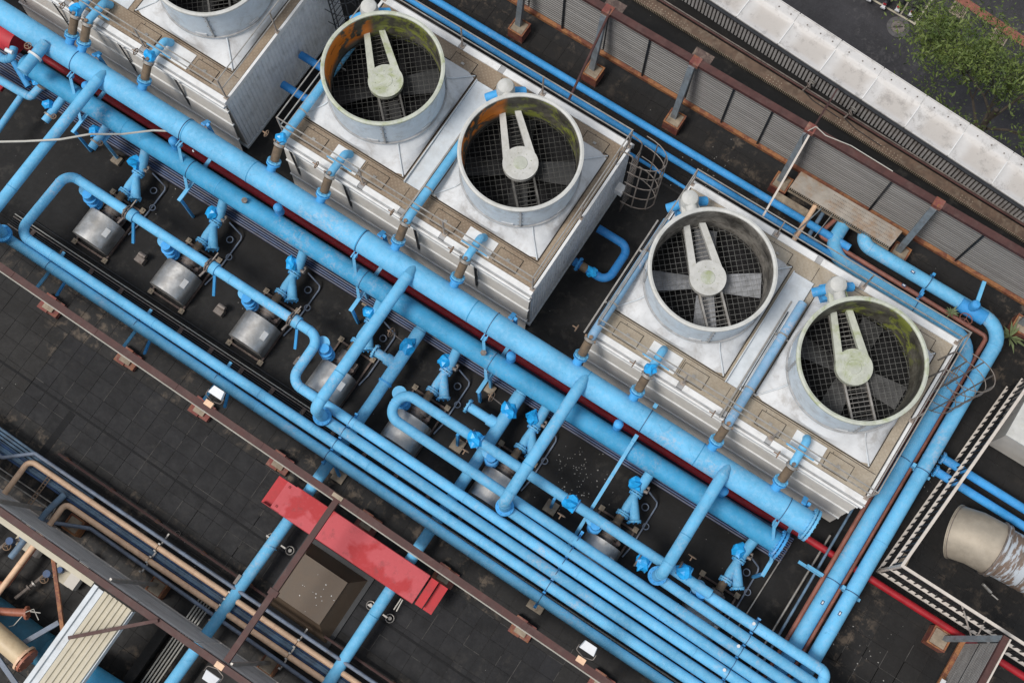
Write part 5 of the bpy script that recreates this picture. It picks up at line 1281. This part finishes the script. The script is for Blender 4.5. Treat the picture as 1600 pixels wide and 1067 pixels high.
# lower left screen
ls = thing('screen_wall', 'lower left screen wall, grey ribbed face below its maroon beam', 'screen wall', (-8, -3.9, 0))
W('top_beam', MB().box(-19, 3, -4.02, -3.86, 2.93, 3.05), 'brown', ls)
for a in np.arange(-18.5, 2.5, 1.75):
    mb = MB(); hcorr(mb, a+.01, a+1.74, -3.84, .62, 2.92, 1); mb.box(a+.01, a+1.74, -3.855, -3.845, .62, 2.92); W('sheet_panel', mb, 'panel_brightened', ls)
W('foot_rail', MB().box(-19, 3, -3.84, -3.80, .52, .60), 'fencewhite', ls)
for x in (-12.3, -8.85, -5.3, -1.8):
    W('post', MB().bar((x+.35, -3.55, .35), (x, -3.80, 2.93), .06, .09), 'gal', ls)
W('gutter', MB().box(-13.4, -9.12, -4.17, -4.04, 2.90, 2.98), 'cream', ls)
for k, (x, y, lb) in enumerate(((-11.25, -3.52, 'half hidden behind the inner peach pipe'), (-8.48, -3.62, 'at the lower left screen, showing its orange top'), (-4.95, -3.62, 'near the foot of the long brace beam'))):
    pedestal(None, x, y, 'rusty pedestal '+lb, 'brownrust', 'pedestals of the lower left screen', s=.22, h=.4)
# cream corrugated duct roof
o = thing('duct_roof', 'cream corrugated metal roof of a duct running down to the bottom edge', 'duct', (-8.7, -6, 0))
x0, x1 = -8.80, -7.98; mb = MB(); sec = []
n = 6
for i in range(n):
    a = x0+(x1-x0)*i/n; p = (x1-x0)/n; sec += [(a, 2.93), (a+p*.45, 2.93), (a+p*.55, 2.975), (a+p*.9, 2.975)]
sec.append((x1, 2.93)); k = len(sec)
mb.add([(x, y, z) for y in (-4.08, -12) for x, z in sec], [(i, i+1, k+i+1, k+i) for i in range(k-1)])
W('ribbed_sheet', mb, 'cream', o)
W('side_flashing', MB().box(-9.08, -8.97, -12, -4.07, 2.93, 3.01).box(-8.965, -8.81, -12, -4.1, 2.90, 2.94), 'greypanel', o)
W('side_wall', MB().box(-7.97, -7.95, -12, -4.1, 2.7, 2.93), 'greypanel', o)
# rusty raking beams
o = thing('raking_beam', 'rusty brown raking beam left of the cream duct roof', 'beam', (-11, -5, 3)); W('beam', MB().bar((*at(82, 862, 2.85), 2.85), (*at(100, 998, 2.85), 2.85), .09, .09), 'brownrust', o)
o = thing('raking_beam', 'maroon raking beam crossing the cream duct roof to the screen wall', 'beam', (-8, -5, 3)); W('beam', MB().bar((*at(107, 996, 3.08), 3.08), (*at(247, 969, 3.08), 3.08), .08, .08), 'brown', o)
# terracotta pipe
pipe('terracotta_pipe', [(*at(92, 800, .6), .6), (*at(60, 845, .6), .6), (*at(9, 914, .6), .6), (*at(-40, 907, .6), .6)], .085, 'terracotta', 'terracotta pipe bending at the left edge', 'pipe', bend=.1)
o = pipe('terracotta_pipe', [(*at(-30, 953, 1.2), 1.2), (*at(40, 957, 1.2), 1.2)], .10, 'terracotta', 'terracotta pipe ending in a corroded flange tied with string', 'pipe', bend=0)
x, y = at(42, 957, 1.2); flange(o, (x, y, 1.2), (1, .65, 0), .17, .05, 'terracotta', 6)
W('string', MB().tube([(x, y, 1.35), (x+.15, y+.2, 1.4), (x+.4, y+.05, 1.35)], .012, 5).tube([(x, y-.1, 1.35), (x-.05, y-.4, 1.3), (x-.15, y-.5, 1.25)], .012, 5).tube([(x+.1, y+.1, 1.35), (x+.35, y+.22, 1.4)], .012, 5), 'cable', o)
# cream flanged pipe at the corner
p0, p1 = at(-40, 960, 1.5), at(38, 1028, 1.5); o = pipe('cream_pipe', [(*p0, 1.5), (*p1, 1.5)], .26, smat('cream_pipe_paint', (.60, .47, .30), .5, 0, .1, (.42, .28, .15), .5, 2, .1), 'fat cream pipe with a corroded orange flange in the lower left corner', 'pipe', bend=0, n=24)
d = (Vector((*p1, 1.5))-Vector((*p0, 1.5))).normalized(); flange(o, Vector((*p1, 1.5)), d, .34, .06, 'peach', 8); flange(o, Vector((*p1, 1.5))+d*.09, d, .32, .06, 'terracotta', 8)
# teal tanks and braces
o = thing('teal_tank', 'dark teal blue tank lying under the cream duct roof', 'tank', (-11, -6.5, 0)); W('shell', MB().cyl((-20, -6.35, .5), (-2, -6.45, .5), .42, 30), 'teal', o)
W('seam', MB().cyl((-9.9, -6.4, .5), (-9.87, -6.4, .5), .43, 30), 'teal', o)
o = pipe('teal_pipe', [(*at(122, 1040, .8), .8), (*at(215, 1100, .8), .8)], .26, M['blue2'], 'turquoise pipe end poking out under the cream duct roof at the bottom edge', 'pipe', bend=0, n=20)
for k, (a, c) in enumerate((((-10, 975), (38, 1012)), ((30, 1008), (92, 972)), ((-10, 1018), (30, 1075)))):
    o = thing('steel_strut', ['grey blue strut across the dark teal tank', 'grey blue raking strut above the dark teal tank', 'grey blue strut under the fat cream pipe'][k], 'strut', (*at(*a, 1.3), 1.3)); W('strut', MB().bar((*at(*a, 1.3), 1.3), (*at(*c, 1.3), 1.3), .12, .08), 'greyblue', o)
# small valve trains on the floor at lower left
for k, (px, py) in enumerate(((12, 842), (70, 893))):
    x, y = at(px, py, .5)
    o = thing('control_valve', ['small control valve set on a tan plate at the left edge', 'small control valve set on a tan plate beneath the cream gutter'][k], 'valve', (x, y, 0), 'control valves at the lower left')
    W('base_plate', MB().box(x+.02, x+.62, y-.05, y+.62, .1, .14), 'cream', o)
    W('pipe_body', MB().tube([(x+.5, y+.45, .4), (x, y-.1, .4), (x-.25, y-.95, .4)], .045, 8, .1), 'castgrey', o)
    W('actuator', MB().cyl((x+.1, y, .35), (x+.1, y, .6), .10, 14).cyl((x+.3, y+.25, .35), (x+.3, y+.25, .55), .08, 12), 'navy', o)
    flange(o, (x-.08, y-.4, .4), (.25, .95, 0), .09, .04, 'gal'); flange(o, (x-.13, y-.55, .4), (.25, .95, 0), .09, .04, 'castgrey')
    wheel(o, (x+.12, y-.15, .55), (0, .3, 1), .10)
    W('box', MB().box(x+.55, x+.85, y+.0, y+.9, .1, .4), 'beige', o)
# dark machine boxes in that area
o = thing('plinth', 'low dark plinth beyond the right side of the cream duct roof', 'plinth', (-7, -6, 0)); W('block', MB().box(-7.8, -7.55, -9, -3.95, .0, .5).box(-6.3, -4.5, -9, -4.3, 0, .25), 'membrane', o)

# ================================================================== LEFT EDGE DETAILS
o = pipe('red_duct', [(*at(-60, 20, 1.5), 1.5), (*at(28, 68, 1.5), 1.5)], .36, 'red_duct', 'thick dull red pipe in the upper left corner between the mains', 'pipe', bend=0, n=28)
o = pipe('small_bend_pipe', [(*at(-40, 102, 1.2), 1.2), (*at(30, 143, 1.2), 1.2), (*at(48, 152, 1.2), 1.2), (*at(66, 133, 1.5), 1.5)], .115, 'blue', 'blue pipe with a swept bend and a capped valve at the upper left', 'pipe', bend=.14, n=16)
bag(o, (*at(58, 123, 1.6), 1.6), 1.0, 2); W('clamp', MB().cyl((*at(66, 134, 1.5), 1.47), (*at(68, 131, 1.53), 1.53), .16, 14), 'castgrey', o)
pipe('small_bend_pipe', [(*at(34, 150, 1.0), 1.0), (*at(-8, 210, 1.0), 1.0)], .095, 'blue', 'straight blue pipe dropping from the swept bend to the left edge', 'pipe', bend=0)
pipe('small_bend_pipe', [(*at(22, 97, 1.2), 1.2), (*at(45, 136, 1.0), 1.0)], .095, 'blue_fit', 'short blue pipe slanting from the round flange to the swept bend', 'pipe', bend=0)
pipe('small_bend_pipe', [(*at(-20, 72, 2.1), 2.1), (*at(5, 93, 2.1), 2.1), (*at(18, 92, 2.1), 2.1), (*at(22, 75, 2.1), 2.1)], .11, 'blue', 'curled blue pipe end over the round flange at the left edge', 'pipe', bend=.12)
o = thing('red_bracket', 'small bright red bracket at the left edge beside the slanting blue pipe', 'bracket', (*at(3, 136, .6), 0)); x, y = at(0, 135, .6); W('bracket', MB().box(x-.3, x+.1, y-.1, y+.1, .5, .62), 'red', o)
o = thing('vent_canister', 'white cylindrical canister on the curled pipe at the left edge', 'canister', (*at(14, 80, 2.4), 2.4)); W('can', MB().cyl((*at(9, 78, 2.4), 2.4), (*at(20, 83, 2.4), 2.4), .06, 12), 'lampwhite', o)
# capped stubs by the second and third rows
for k, (px, py, qx, qy) in enumerate(((105, 150, 70, 190), (172, 195, 143, 232))):
    a, c = at(px, py, 1.4), at(qx, qy, 1.4); o = pipe('capped_branch', [(*a, 1.5), (*c, 1.4)], .115, 'blue', ['capped blue branch with blue wrap left of the leftmost bridging pipe', 'capped blue branch with blue wrap under the grey hose'][k], 'pipe', 'capped branches off the lower main', bend=0)
    e = Vector((*c, 1.4)); d_ = (Vector((*c, 1.4))-Vector((*a, 1.5))).normalized(); W('clamp', MB().cyl(e-d_*.22, e-d_*.17, .155, 14), 'gal', o); wheel(o, e-d_*.22+Vector((.2, .0, .15)), (0, 0, 1), .07); bag(o, e-d_*.42+Vector((-.18, 0, .08)), .85, k+3)
pipe('hose', [(*at(-10, 222, 3.15), 3.15), (*at(40, 221, 3.15), 3.15), (*at(95, 218, 3.2), 3.2), (*at(140, 210, 3.1), 3.1), (*at(190, 210, 2.6), 2.6), (*at(240, 204, 2.4), 2.4), (*at(262, 205, 2.4), 2.4), (*at(285, 213, 2.35), 2.35)], .028, 'cable', 'pale grey hose lying over the pipes near the left edge', 'hose', bend=.25, n=7)
# blue slotted post feet right of second row
for k, (px, py) in enumerate(((178, 245), (573, 470), (765, 605))):
    x, y = at(px, py, .3); o = thing('strut_foot', ['slotted blue foot left of the first pump branch', 'slotted blue foot left of the pink patched bridging pipe', 'slotted blue foot below the rusty vent'][k], 'strut', (x, y, 0), 'slotted feet below the lower main')
    W('foot', MB().bar((x, y, 1.3), (x+.05, y+.75, 1.3), .09, .05).bar((x, y+.05, .0), (x, y+.05, 1.28), .07), 'blue', o); W('block', MB().box(x-.12, x+.15, y-.12, y+.12, .005, .12), 'concrete', o)
# cable channel with conduits on the pump floor
o = thing('cable_channel', 'low open channel of dark conduits along the pump floor under the headers', 'channel', (-10, 2.3, 0))
mb = MB(); mb.bar((-18, 2.28, .12), (12, 2.28, .12), .03, .04); mb.bar((-18, 2.02, .12), (12, 2.02, .12), .03, .04); W('channel_side', mb, 'castgrey', o)
mb = MB()
for y, z in ((2.09, .1), (2.15, .1), (2.21, .1), (2.5, .06)): mb.tube([(-18, y, z), (12, y, z)], .018, 6)
W('conduit', mb, 'blacksteel', o)
for i in range(27): W('cross_bar', MB().box(-17.3+i*1.02, -17.18+i*1.02, 2.03, 2.27, .13, .155), 'frame', o)
o = pipe('thin_pipe', [(-18, 2.36, .15), (12, 2.34, .15)], .016, 'cable', 'thin pale conduit along the cable channel', 'conduit', bend=0, n=6)
pipe('thin_pipe', [(-7, 1.66, 1.2), (12, 1.60, 1.2)], .022, 'cable', 'thin pale conduit between the two lowest bundle pipes', 'conduit', bend=0, n=6)
# kerb step along pump floor
mb = MB(); mb.box(-26, 5.9, 2.14, 2.198, -.03, .03); S('floor_kerb', mb, 'membrane')
pipe('floor_conduit', [(*at(1235, 850, .05), .05), (*at(1140, 1000, .05), .05)], .02, 'gal', 'thin grey conduit on the floor right of the eighth pump branch', 'conduit', bend=0, n=6)

# ================================================================== RIGHT SIDE: FENCE, TANK, PIPES, BOX
f = thing('guard_fence', 'off-white railed guard fence with dark balusters turning a corner right of the thick pipes', 'fence', (7, 7, 0))
A0, A1, A2 = Vector((7.44, 13.1)), Vector((6.90, 6.93)), Vector((13.4, 6.88))
for (p, q) in ((A0, A1), (A1, A2)):
    d_ = (q-p); L = d_.length; d_.normalize()
    W('top_rail', MB().bar((*p, 2.10), (*q, 2.10), .075, .05), 'fencewhite', f)
    W('mid_rail', MB().bar((*p, 1.12), (*q, 1.12), .085, .03), 'fencewhite', f)
    W('low_rail', MB().bar((*p, .10), (*q, .10), .085, .03), 'fencewhite', f)
    kk = 0; t_ = .08
    while t_ < L:
        c = p+d_*t_; nrm = Vector((-d_.y, d_.x)); key = 'bal'
        P_('baluster', key, lambda mb: mb.bar((0, 0, .03), (0, 0, 2.07), .030, .030), 'blacksteel', f, (c.x-7, c.y-7, 0)); t_ += .2
W('corner_post', MB().bar((A1.x, A1.y, 0), (A1.x, A1.y, 2.13), .07), 'fencewhite', f)
W('corner_plate', MB().prism([(7.12, 7.25), (7.35, 7.30), (7.33, 7.62), (7.15, 7.6)], .5, .52), 'concrete', f)
W('stay', MB().bar((*at(1503, 945, 1.8), 1.8), (*at(1517, 992, .4), .4), .03).bar((*at(1541, 965, 1.8), 1.8), (*at(1528, 992, .6), .6), .035).bar((*at(1557, 981, 1.2), 1.2), (*at(1535, 993, .5), .5), .03), 'fencewhite', f)
g = 'two blue pipes passing under the fence'
for k, dy in enumerate((10.28, 9.88)):
    o = pipe('branch_pipe', [(6.75, dy, .62), (13, dy-.05, .62)], .115, 'blue_clean', ['upper', 'lower'][k]+' of the two blue pipes passing under the fence at the right edge', 'pipe', g, bend=0, n=16, flanges=[((6.78, dy, .62), (1, 0, 0), .17, .04, 'blue_fit', 6)])
o = thing('duct_cylinder', 'large tan metal duct cylinder with flaking blue-white paint at the right edge', 'duct', (9, 8.8, 0))
ax0 = Vector((7.95, 8.78, .95)); ax1 = Vector((13.5, 9.15, .95)); d_ = (ax1-ax0).normalized()
W('shell', MB().tube([ax0+d_*.95, ax0+d_*.42, ax0+Vector((-.02, -.03, -.27))], .70, 48), 'tan_metal', o)
W('painted_shell', MB().cyl(ax0+d_*1.10, ax0+d_*2.2, .66, 44), 'tank', o)
e0 = ax0+Vector((-.02, -.03, -.27)); ed = (ax0+d_*.42-e0).normalized()
W('rolled_rim', MB().cyl(e0, e0+ed*.03, .725, 48), 'tan_metal', o); W('rolled_rim', MB().cyl(e0+ed*.06, e0+ed*.08, .712, 48), 'castgrey', o)
for sx_ in (1.45, 1.75, 1.95): W('rib_band', MB().cyl(ax0+d_*sx_, ax0+d_*(sx_+.02), .67, 44), 'castgrey', o)
W('far_shell', MB().cyl(ax0+d_*2.31, ax1, .68, 44), 'blue', o)
for s_, r_ in ((.93, .75), (1.05, .74), (2.2, .73), (2.28, .73)): W('band', MB().cyl(ax0+d_*s_, ax0+d_*(s_+.035), r_, 44), 'castgrey' if s_ else 'tan_metal', o)
W('clamp_band', MB().cyl(ax0+d_*.966, ax0+d_*1.05, .72, 44), 'tank', o)
W('saddle', MB().box(9.0, 9.25, 8.3, 9.5, .0, .35), 'blacksteel', o)
W('latch', MB().bar((9.2, 8.0, .55), (9.5, 7.95, .45), .05, .08).bar((9.55, 7.93, .4), (9.75, 7.9, .4), .03), 'gal', o)
o = thing('equipment_box', 'pale metal equipment box at the right edge above the fence', 'box', (8, 12.5, 0))
W('lid', MB().box(7.62, 10.5, 11.35, 13.6, 1.62, 1.68), 'hubwhite', o); W('case', MB().box(7.70, 10.4, 11.43, 13.5, .1, 1.617), 'beige', o)
for i in range(4): W('lid_seam', MB().box(8.2+i*.6, 8.215+i*.6, 11.36, 13.59, 1.681, 1.69), 'greypanel', o)
# lower right screen piece
o = thing('screen_wall', 'short ribbed screen panel on a maroon frame in the lower right corner', 'screen wall', (9.5, 5.5, 0))
mb = MB(); zz = []
n = 24
for i in range(n):
    a = .62+2.28*i/n; p = 2.28/n; zz += [(a, 0), (a+p*.4, 0), (a+p*.5, -.022), (a+p*.9, -.022)]
zz.append((2.9, 0)); k = len(zz); mb.add([(9.50+o_, y, z) for y in (2.5, 6.42) for z, o_ in zz], [(i, i+1, k+i+1, k+i) for i in range(k-1)])
W('sheet_panel', mb, 'panel', o)
W('seam_bar', MB().box(9.47, 9.485, 3.0, 6.4, 1.70, 1.74), 'blacksteel', o)
W('top_beam', MB().box(9.46, 9.60, 2.5, 6.62, 2.93, 3.05), 'brown', o); W('top_strip', MB().box(9.62, 9.66, 2.5, 6.62, 2.98, 3.04), 'fencewhite', o)
W('foot_rail', MB().box(9.38, 9.50, 2.5, 6.5, .5, .6), 'brownrust', o)
W('post', MB().bar((9.05, 6.28, .42), (9.50, 6.55, 2.95), .10, .12), 'steelgrey', o)
W('sign_plate', MB().box(9.30, 9.42, 5.0, 5.3, 1.0, 1.02), 'lampwhite', o)
pedestal(None, 8.95, 6.22, 'rusty pedestal in the lower right corner beside the red pipe', group=None, s=.25, h=.45)

# ================================================================== DOWN ON THE ROAD
S('kerb_strip', MB().add([(*at(1480, -8, GZ+.12), GZ+.12), (*at(1493, -14, GZ+.12), GZ+.12), (*at(1650, 90, GZ+.12), GZ+.12), (*at(1636, 98, GZ+.12), GZ+.12)], [(0, 1, 2, 3)]), 'kerbred')
mb = MB()
def rq(a, c, wd, z=GZ+.02):
    p, q = Vector(at(*a, z)), Vector(at(*c, z)); d_ = (q-p).normalized(); n_ = Vector((-d_.y, d_.x))*wd/2
    mb.add([(*(p-n_), z), (*(q-n_), z), (*(q+n_), z), (*(p+n_), z)], [(0, 1, 2, 3)])
rq((1355, -5), (1430, 38), .12); rq((1428, 39), (1465, -12), .12, GZ+.024); rq((1395, -6), (1392, 3), .1, GZ+.028); rq((1407, 23), (1419, 4), .10, GZ+.028)
S('bay_marking', mb, 'cream')
x, y = at(1403, 43, GZ); mb = MB(); mb.lathe([(.44, GZ+.03), (.62, GZ+.03), (.66, GZ+.005)], 28, c=(x, y)); o = thing('manhole', 'round manhole in a pale concrete collar on the road below', 'manhole', (x, y, GZ)); W('collar', mb, 'road', o); W('cover', MB().cyl((x, y, GZ+.01), (x, y, GZ+.028), .43, 28), 'castgrey', o)
W('collar_ring', MB().lathe([(.45, GZ+.035), (.70, GZ+.035)], 28, c=(x, y)), smat('concrete_collar', (.11, .105, .105), .9, 0, .3), o); W('slot', MB().box(x-.3, x+.3, y-.03, y+.03, GZ+.029, GZ+.04, .6), 'black', o)
for k, (px, py) in enumerate(((1498, 16), (1562, 57))):
    x, y = at(px, py, GZ); o = thing('drain_grate', ['square drain grate in the kerb at the top edge', 'square drain grate in the kerb under the tree'][k], 'drain', (x, y, GZ), 'drain grates along the kerb'); W('frame', MB().box(x-.5, x+.5, y-.5, y+.5, GZ+.005, GZ+.06, HEAD*0), 'concrete', o); mb = MB()
    for i in range(9): mb.box(x-.36+i*.088, x-.32+i*.088, y-.36, y+.36, GZ+.061, GZ+.09)
    W('bar', mb, 'black', o)
# scooters
def mk_scooter():
    t = thing('scooter', '', 'scooter', (0, 0, 0), 'scooters parked in the bay on the road')
    def b(mb):
        mb.tube([(0, .95, .45), (0, .6, .45), (0, .35, .62), (0, -.5, .75), (0, -.75, .72)], lambda u: .10+.12*math.sin(math.pi*min(1, u*1.1)), 12)
        mb.box(-.13, .13, .0, .45, .28, .36)
    P_('body', 'scb', b, smat('scooter_body', (.05, .05, .055), .35, 0, .2), t)
    P_('seat', 'scs', lambda mb: mb.tube([(0, .05, .80), (0, -.2, .84), (0, -.62, .85)], lambda u: .12+.03*u, 10), 'wheelblack', t)
    for y in (.78, -.52):
        w_ = P_('wheel', 'scw', lambda mb: mb.ring((0, 0, .25), (1, 0, 0), .20, .06, 20, 8), 'wheelblack', t, (0, y, 0)); P_('rim', 'scr', lambda mb: mb.cyl((-.03, 0, .25), (.03, 0, .25), .14, 14), 'gal', w_)
    P_('front_shield', 'scf', lambda mb: mb.prism([(-.22, .42), (.22, .42), (.15, .58), (-.15, .58)], .4, .95), 'lampwhite', t)
    P_('handlebar', 'sch', lambda mb: mb.tube([(-.36, .42, 1.02), (-.1, .55, 1.05), (.1, .55, 1.05), (.36, .42, 1.02)], .022, 6), 'gal', t)
    for s in (-1, 1): P_('mirror', 'scm', lambda mb: mb.cyl((0, 0, 0), (0, .02, 0), .06, 10), 'gal', t, (s*.3, .5, 1.2))
    P_('tail_light', 'sct', lambda mb: mb.box(-.1, .1, -.84, -.74, .66, .76), 'red', t)
    P_('number_plate', 'scn', lambda mb: mb.box(-.15, .15, -.97, -.93, .45, .58), 'lampwhite', t)
    P_('rear_fender', 'scd', lambda mb: mb.box(-.11, .11, -.93, -.6, .48, .60), 'lampwhite', t)
    return t
s0 = mk_scooter()
for k, (px, py, lb) in enumerate(((1432, 6, 'rightmost parked scooter with a red tail light in the white marked bay'), (1410, -2, 'scooter second from the right in the marked bay'), (1389, -6, 'scooter third from the right, cut by the top edge'), (1366, -18, 'leftmost scooter, mostly cut by the top edge'))):
    o = s0 if k == 0 else copy_tree(s0); x, y = at(px, py, GZ+.5); o.location = (x, y, GZ+.02); o.rotation_euler = (0, 0, R(4+3*(k % 2))); o['label'] = lb
# tree
x0_, y0_ = at(1540, 196, -29)
tr = thing('street_tree', 'tall light green tree rising beside the road beyond the parapet', 'tree', (x0_, y0_, GZ))
mb = MB(); rn_ = random.Random(11); tips = []
H0 = 8.5
mb.tube([(x0_, y0_, GZ), (x0_+.1, y0_+.1, GZ+3), (x0_-.1, y0_+.2, GZ+H0)], lambda u: .26-.14*u, 9)
def limb(p, d_, l, r, dep):
    q = p+d_*l; mid = (p+q)/2+Vector((rn_.uniform(-.1, .1), rn_.uniform(-.1, .1), .15))*l
    mb.tube([p, mid, q], lambda u: r*(1-.55*u), 6)
    tips.append((q, dep)); tips.append((mid, dep))
    if dep < 3:
        for i in range(rn_.choice((3, 4))):
            dd = (d_+Vector((rn_.uniform(-.9, .9), rn_.uniform(-.9, .9), rn_.uniform(-.15, .6)))).normalized()
            limb(q if i else mid, dd, l*rn_.uniform(.55, .8), r*.5, dep+1)
for i in range(8):
    a = i*.785+rn_.uniform(-.3, .3); hh = rn_.uniform(3.5, H0)
    limb(Vector((x0_, y0_+.15, GZ+hh)), Vector((math.cos(a), math.sin(a), rn_.uniform(.2, .7))).normalized(), rn_.uniform(2.1, 3.3), .09, 0)
W('trunk', mb, 'bark', tr)
V, F = [], []
rs_ = np.random.RandomState(4)
tp = [t_ for t_ in tips if t_[1] >= 1]
for (c, dep) in tp:
    if rn_.random() < .12: continue
    n = rn_.choice((20, 36, 54)); sp = rn_.uniform(.35, .75)
    P3 = np.array(c)+rs_.normal(0, 1, (n, 3))*np.array([sp, sp, sp*.55])
    A = rs_.normal(0, 1, (n, 3)); A[:, 2] *= .6; A /= np.linalg.norm(A, axis=1)[:, None]
    B = np.cross(A, rs_.normal(0, 1, (n, 3))); B /= np.linalg.norm(B, axis=1)[:, None]
    L = rs_.uniform(.05, .13, (n, 1))*rn_.choice((.8, 1.0, 1.7)); w_ = L*.32
    for a, b_, p_, l_, ww in zip(A, B, P3, L, w_):
        k = len(V); V += [tuple(p_-a*l_), tuple(p_+b_*ww), tuple(p_+a*l_), tuple(p_-b_*ww)]; F.append((k, k+1, k+2, k+3))
me = bpy.data.meshes.new('crown'); off = root_off(tr); me.from_pydata([(a-off.x, b_-off.y, c-off.z) for a, b_, c in V], [], F); me.materials.append(M['leaf'])
link('crown', me, tr)
print('leaves', len(F), 'objects', len(bpy.data.objects), 'tris', sum(len(m_.polygons) for m_ in bpy.data.meshes)*2)

# bird droppings on the floor
mb = MB(); rn_ = random.Random(9)
for (px, py, sp, k) in ((905, 735, .45, 70), (880, 770, .3, 25), (1110, 268, .55, 40), (1440, 745, .5, 30), (1515, 850, .4, 16), (1040, 15, .5, 16), (250, 290, .5, 8), (1340, 1010, .6, 20)):
    cx_, cy_ = at(px, py, 0)
    for i in range(k):
        x, y = rn_.gauss(cx_, sp), rn_.gauss(cy_, sp*.8); s_ = rn_.uniform(.008, .022); a = rn_.uniform(0, 3); w_ = s_*rn_.uniform(.5, 1.4)
        mb.prism([(x+w_*math.cos(a+t)*rn_.uniform(.6, 1.2), y+s_*math.sin(a+t)*rn_.uniform(.6, 1.2)) for t in np.linspace(0, 5.2, 6)], .0105, .0125)
o = link('bird_dropping', mb.mesh('bird_dropping', smat('pale_dropping', (.30, .29, .27), .9, 0, .5)), roof); o['kind'] = 'stuff'

for o in bpy.data.objects:
    if o.type == 'MESH' and o.name.split('.')[0] in ('flange_bolt', 'bolt_group', 'bolt_lug', 'shell_seam', 'seal_fittings', 'plate_joint', 'lug', 'frame_gap'): o['kind'] = 'stuff'
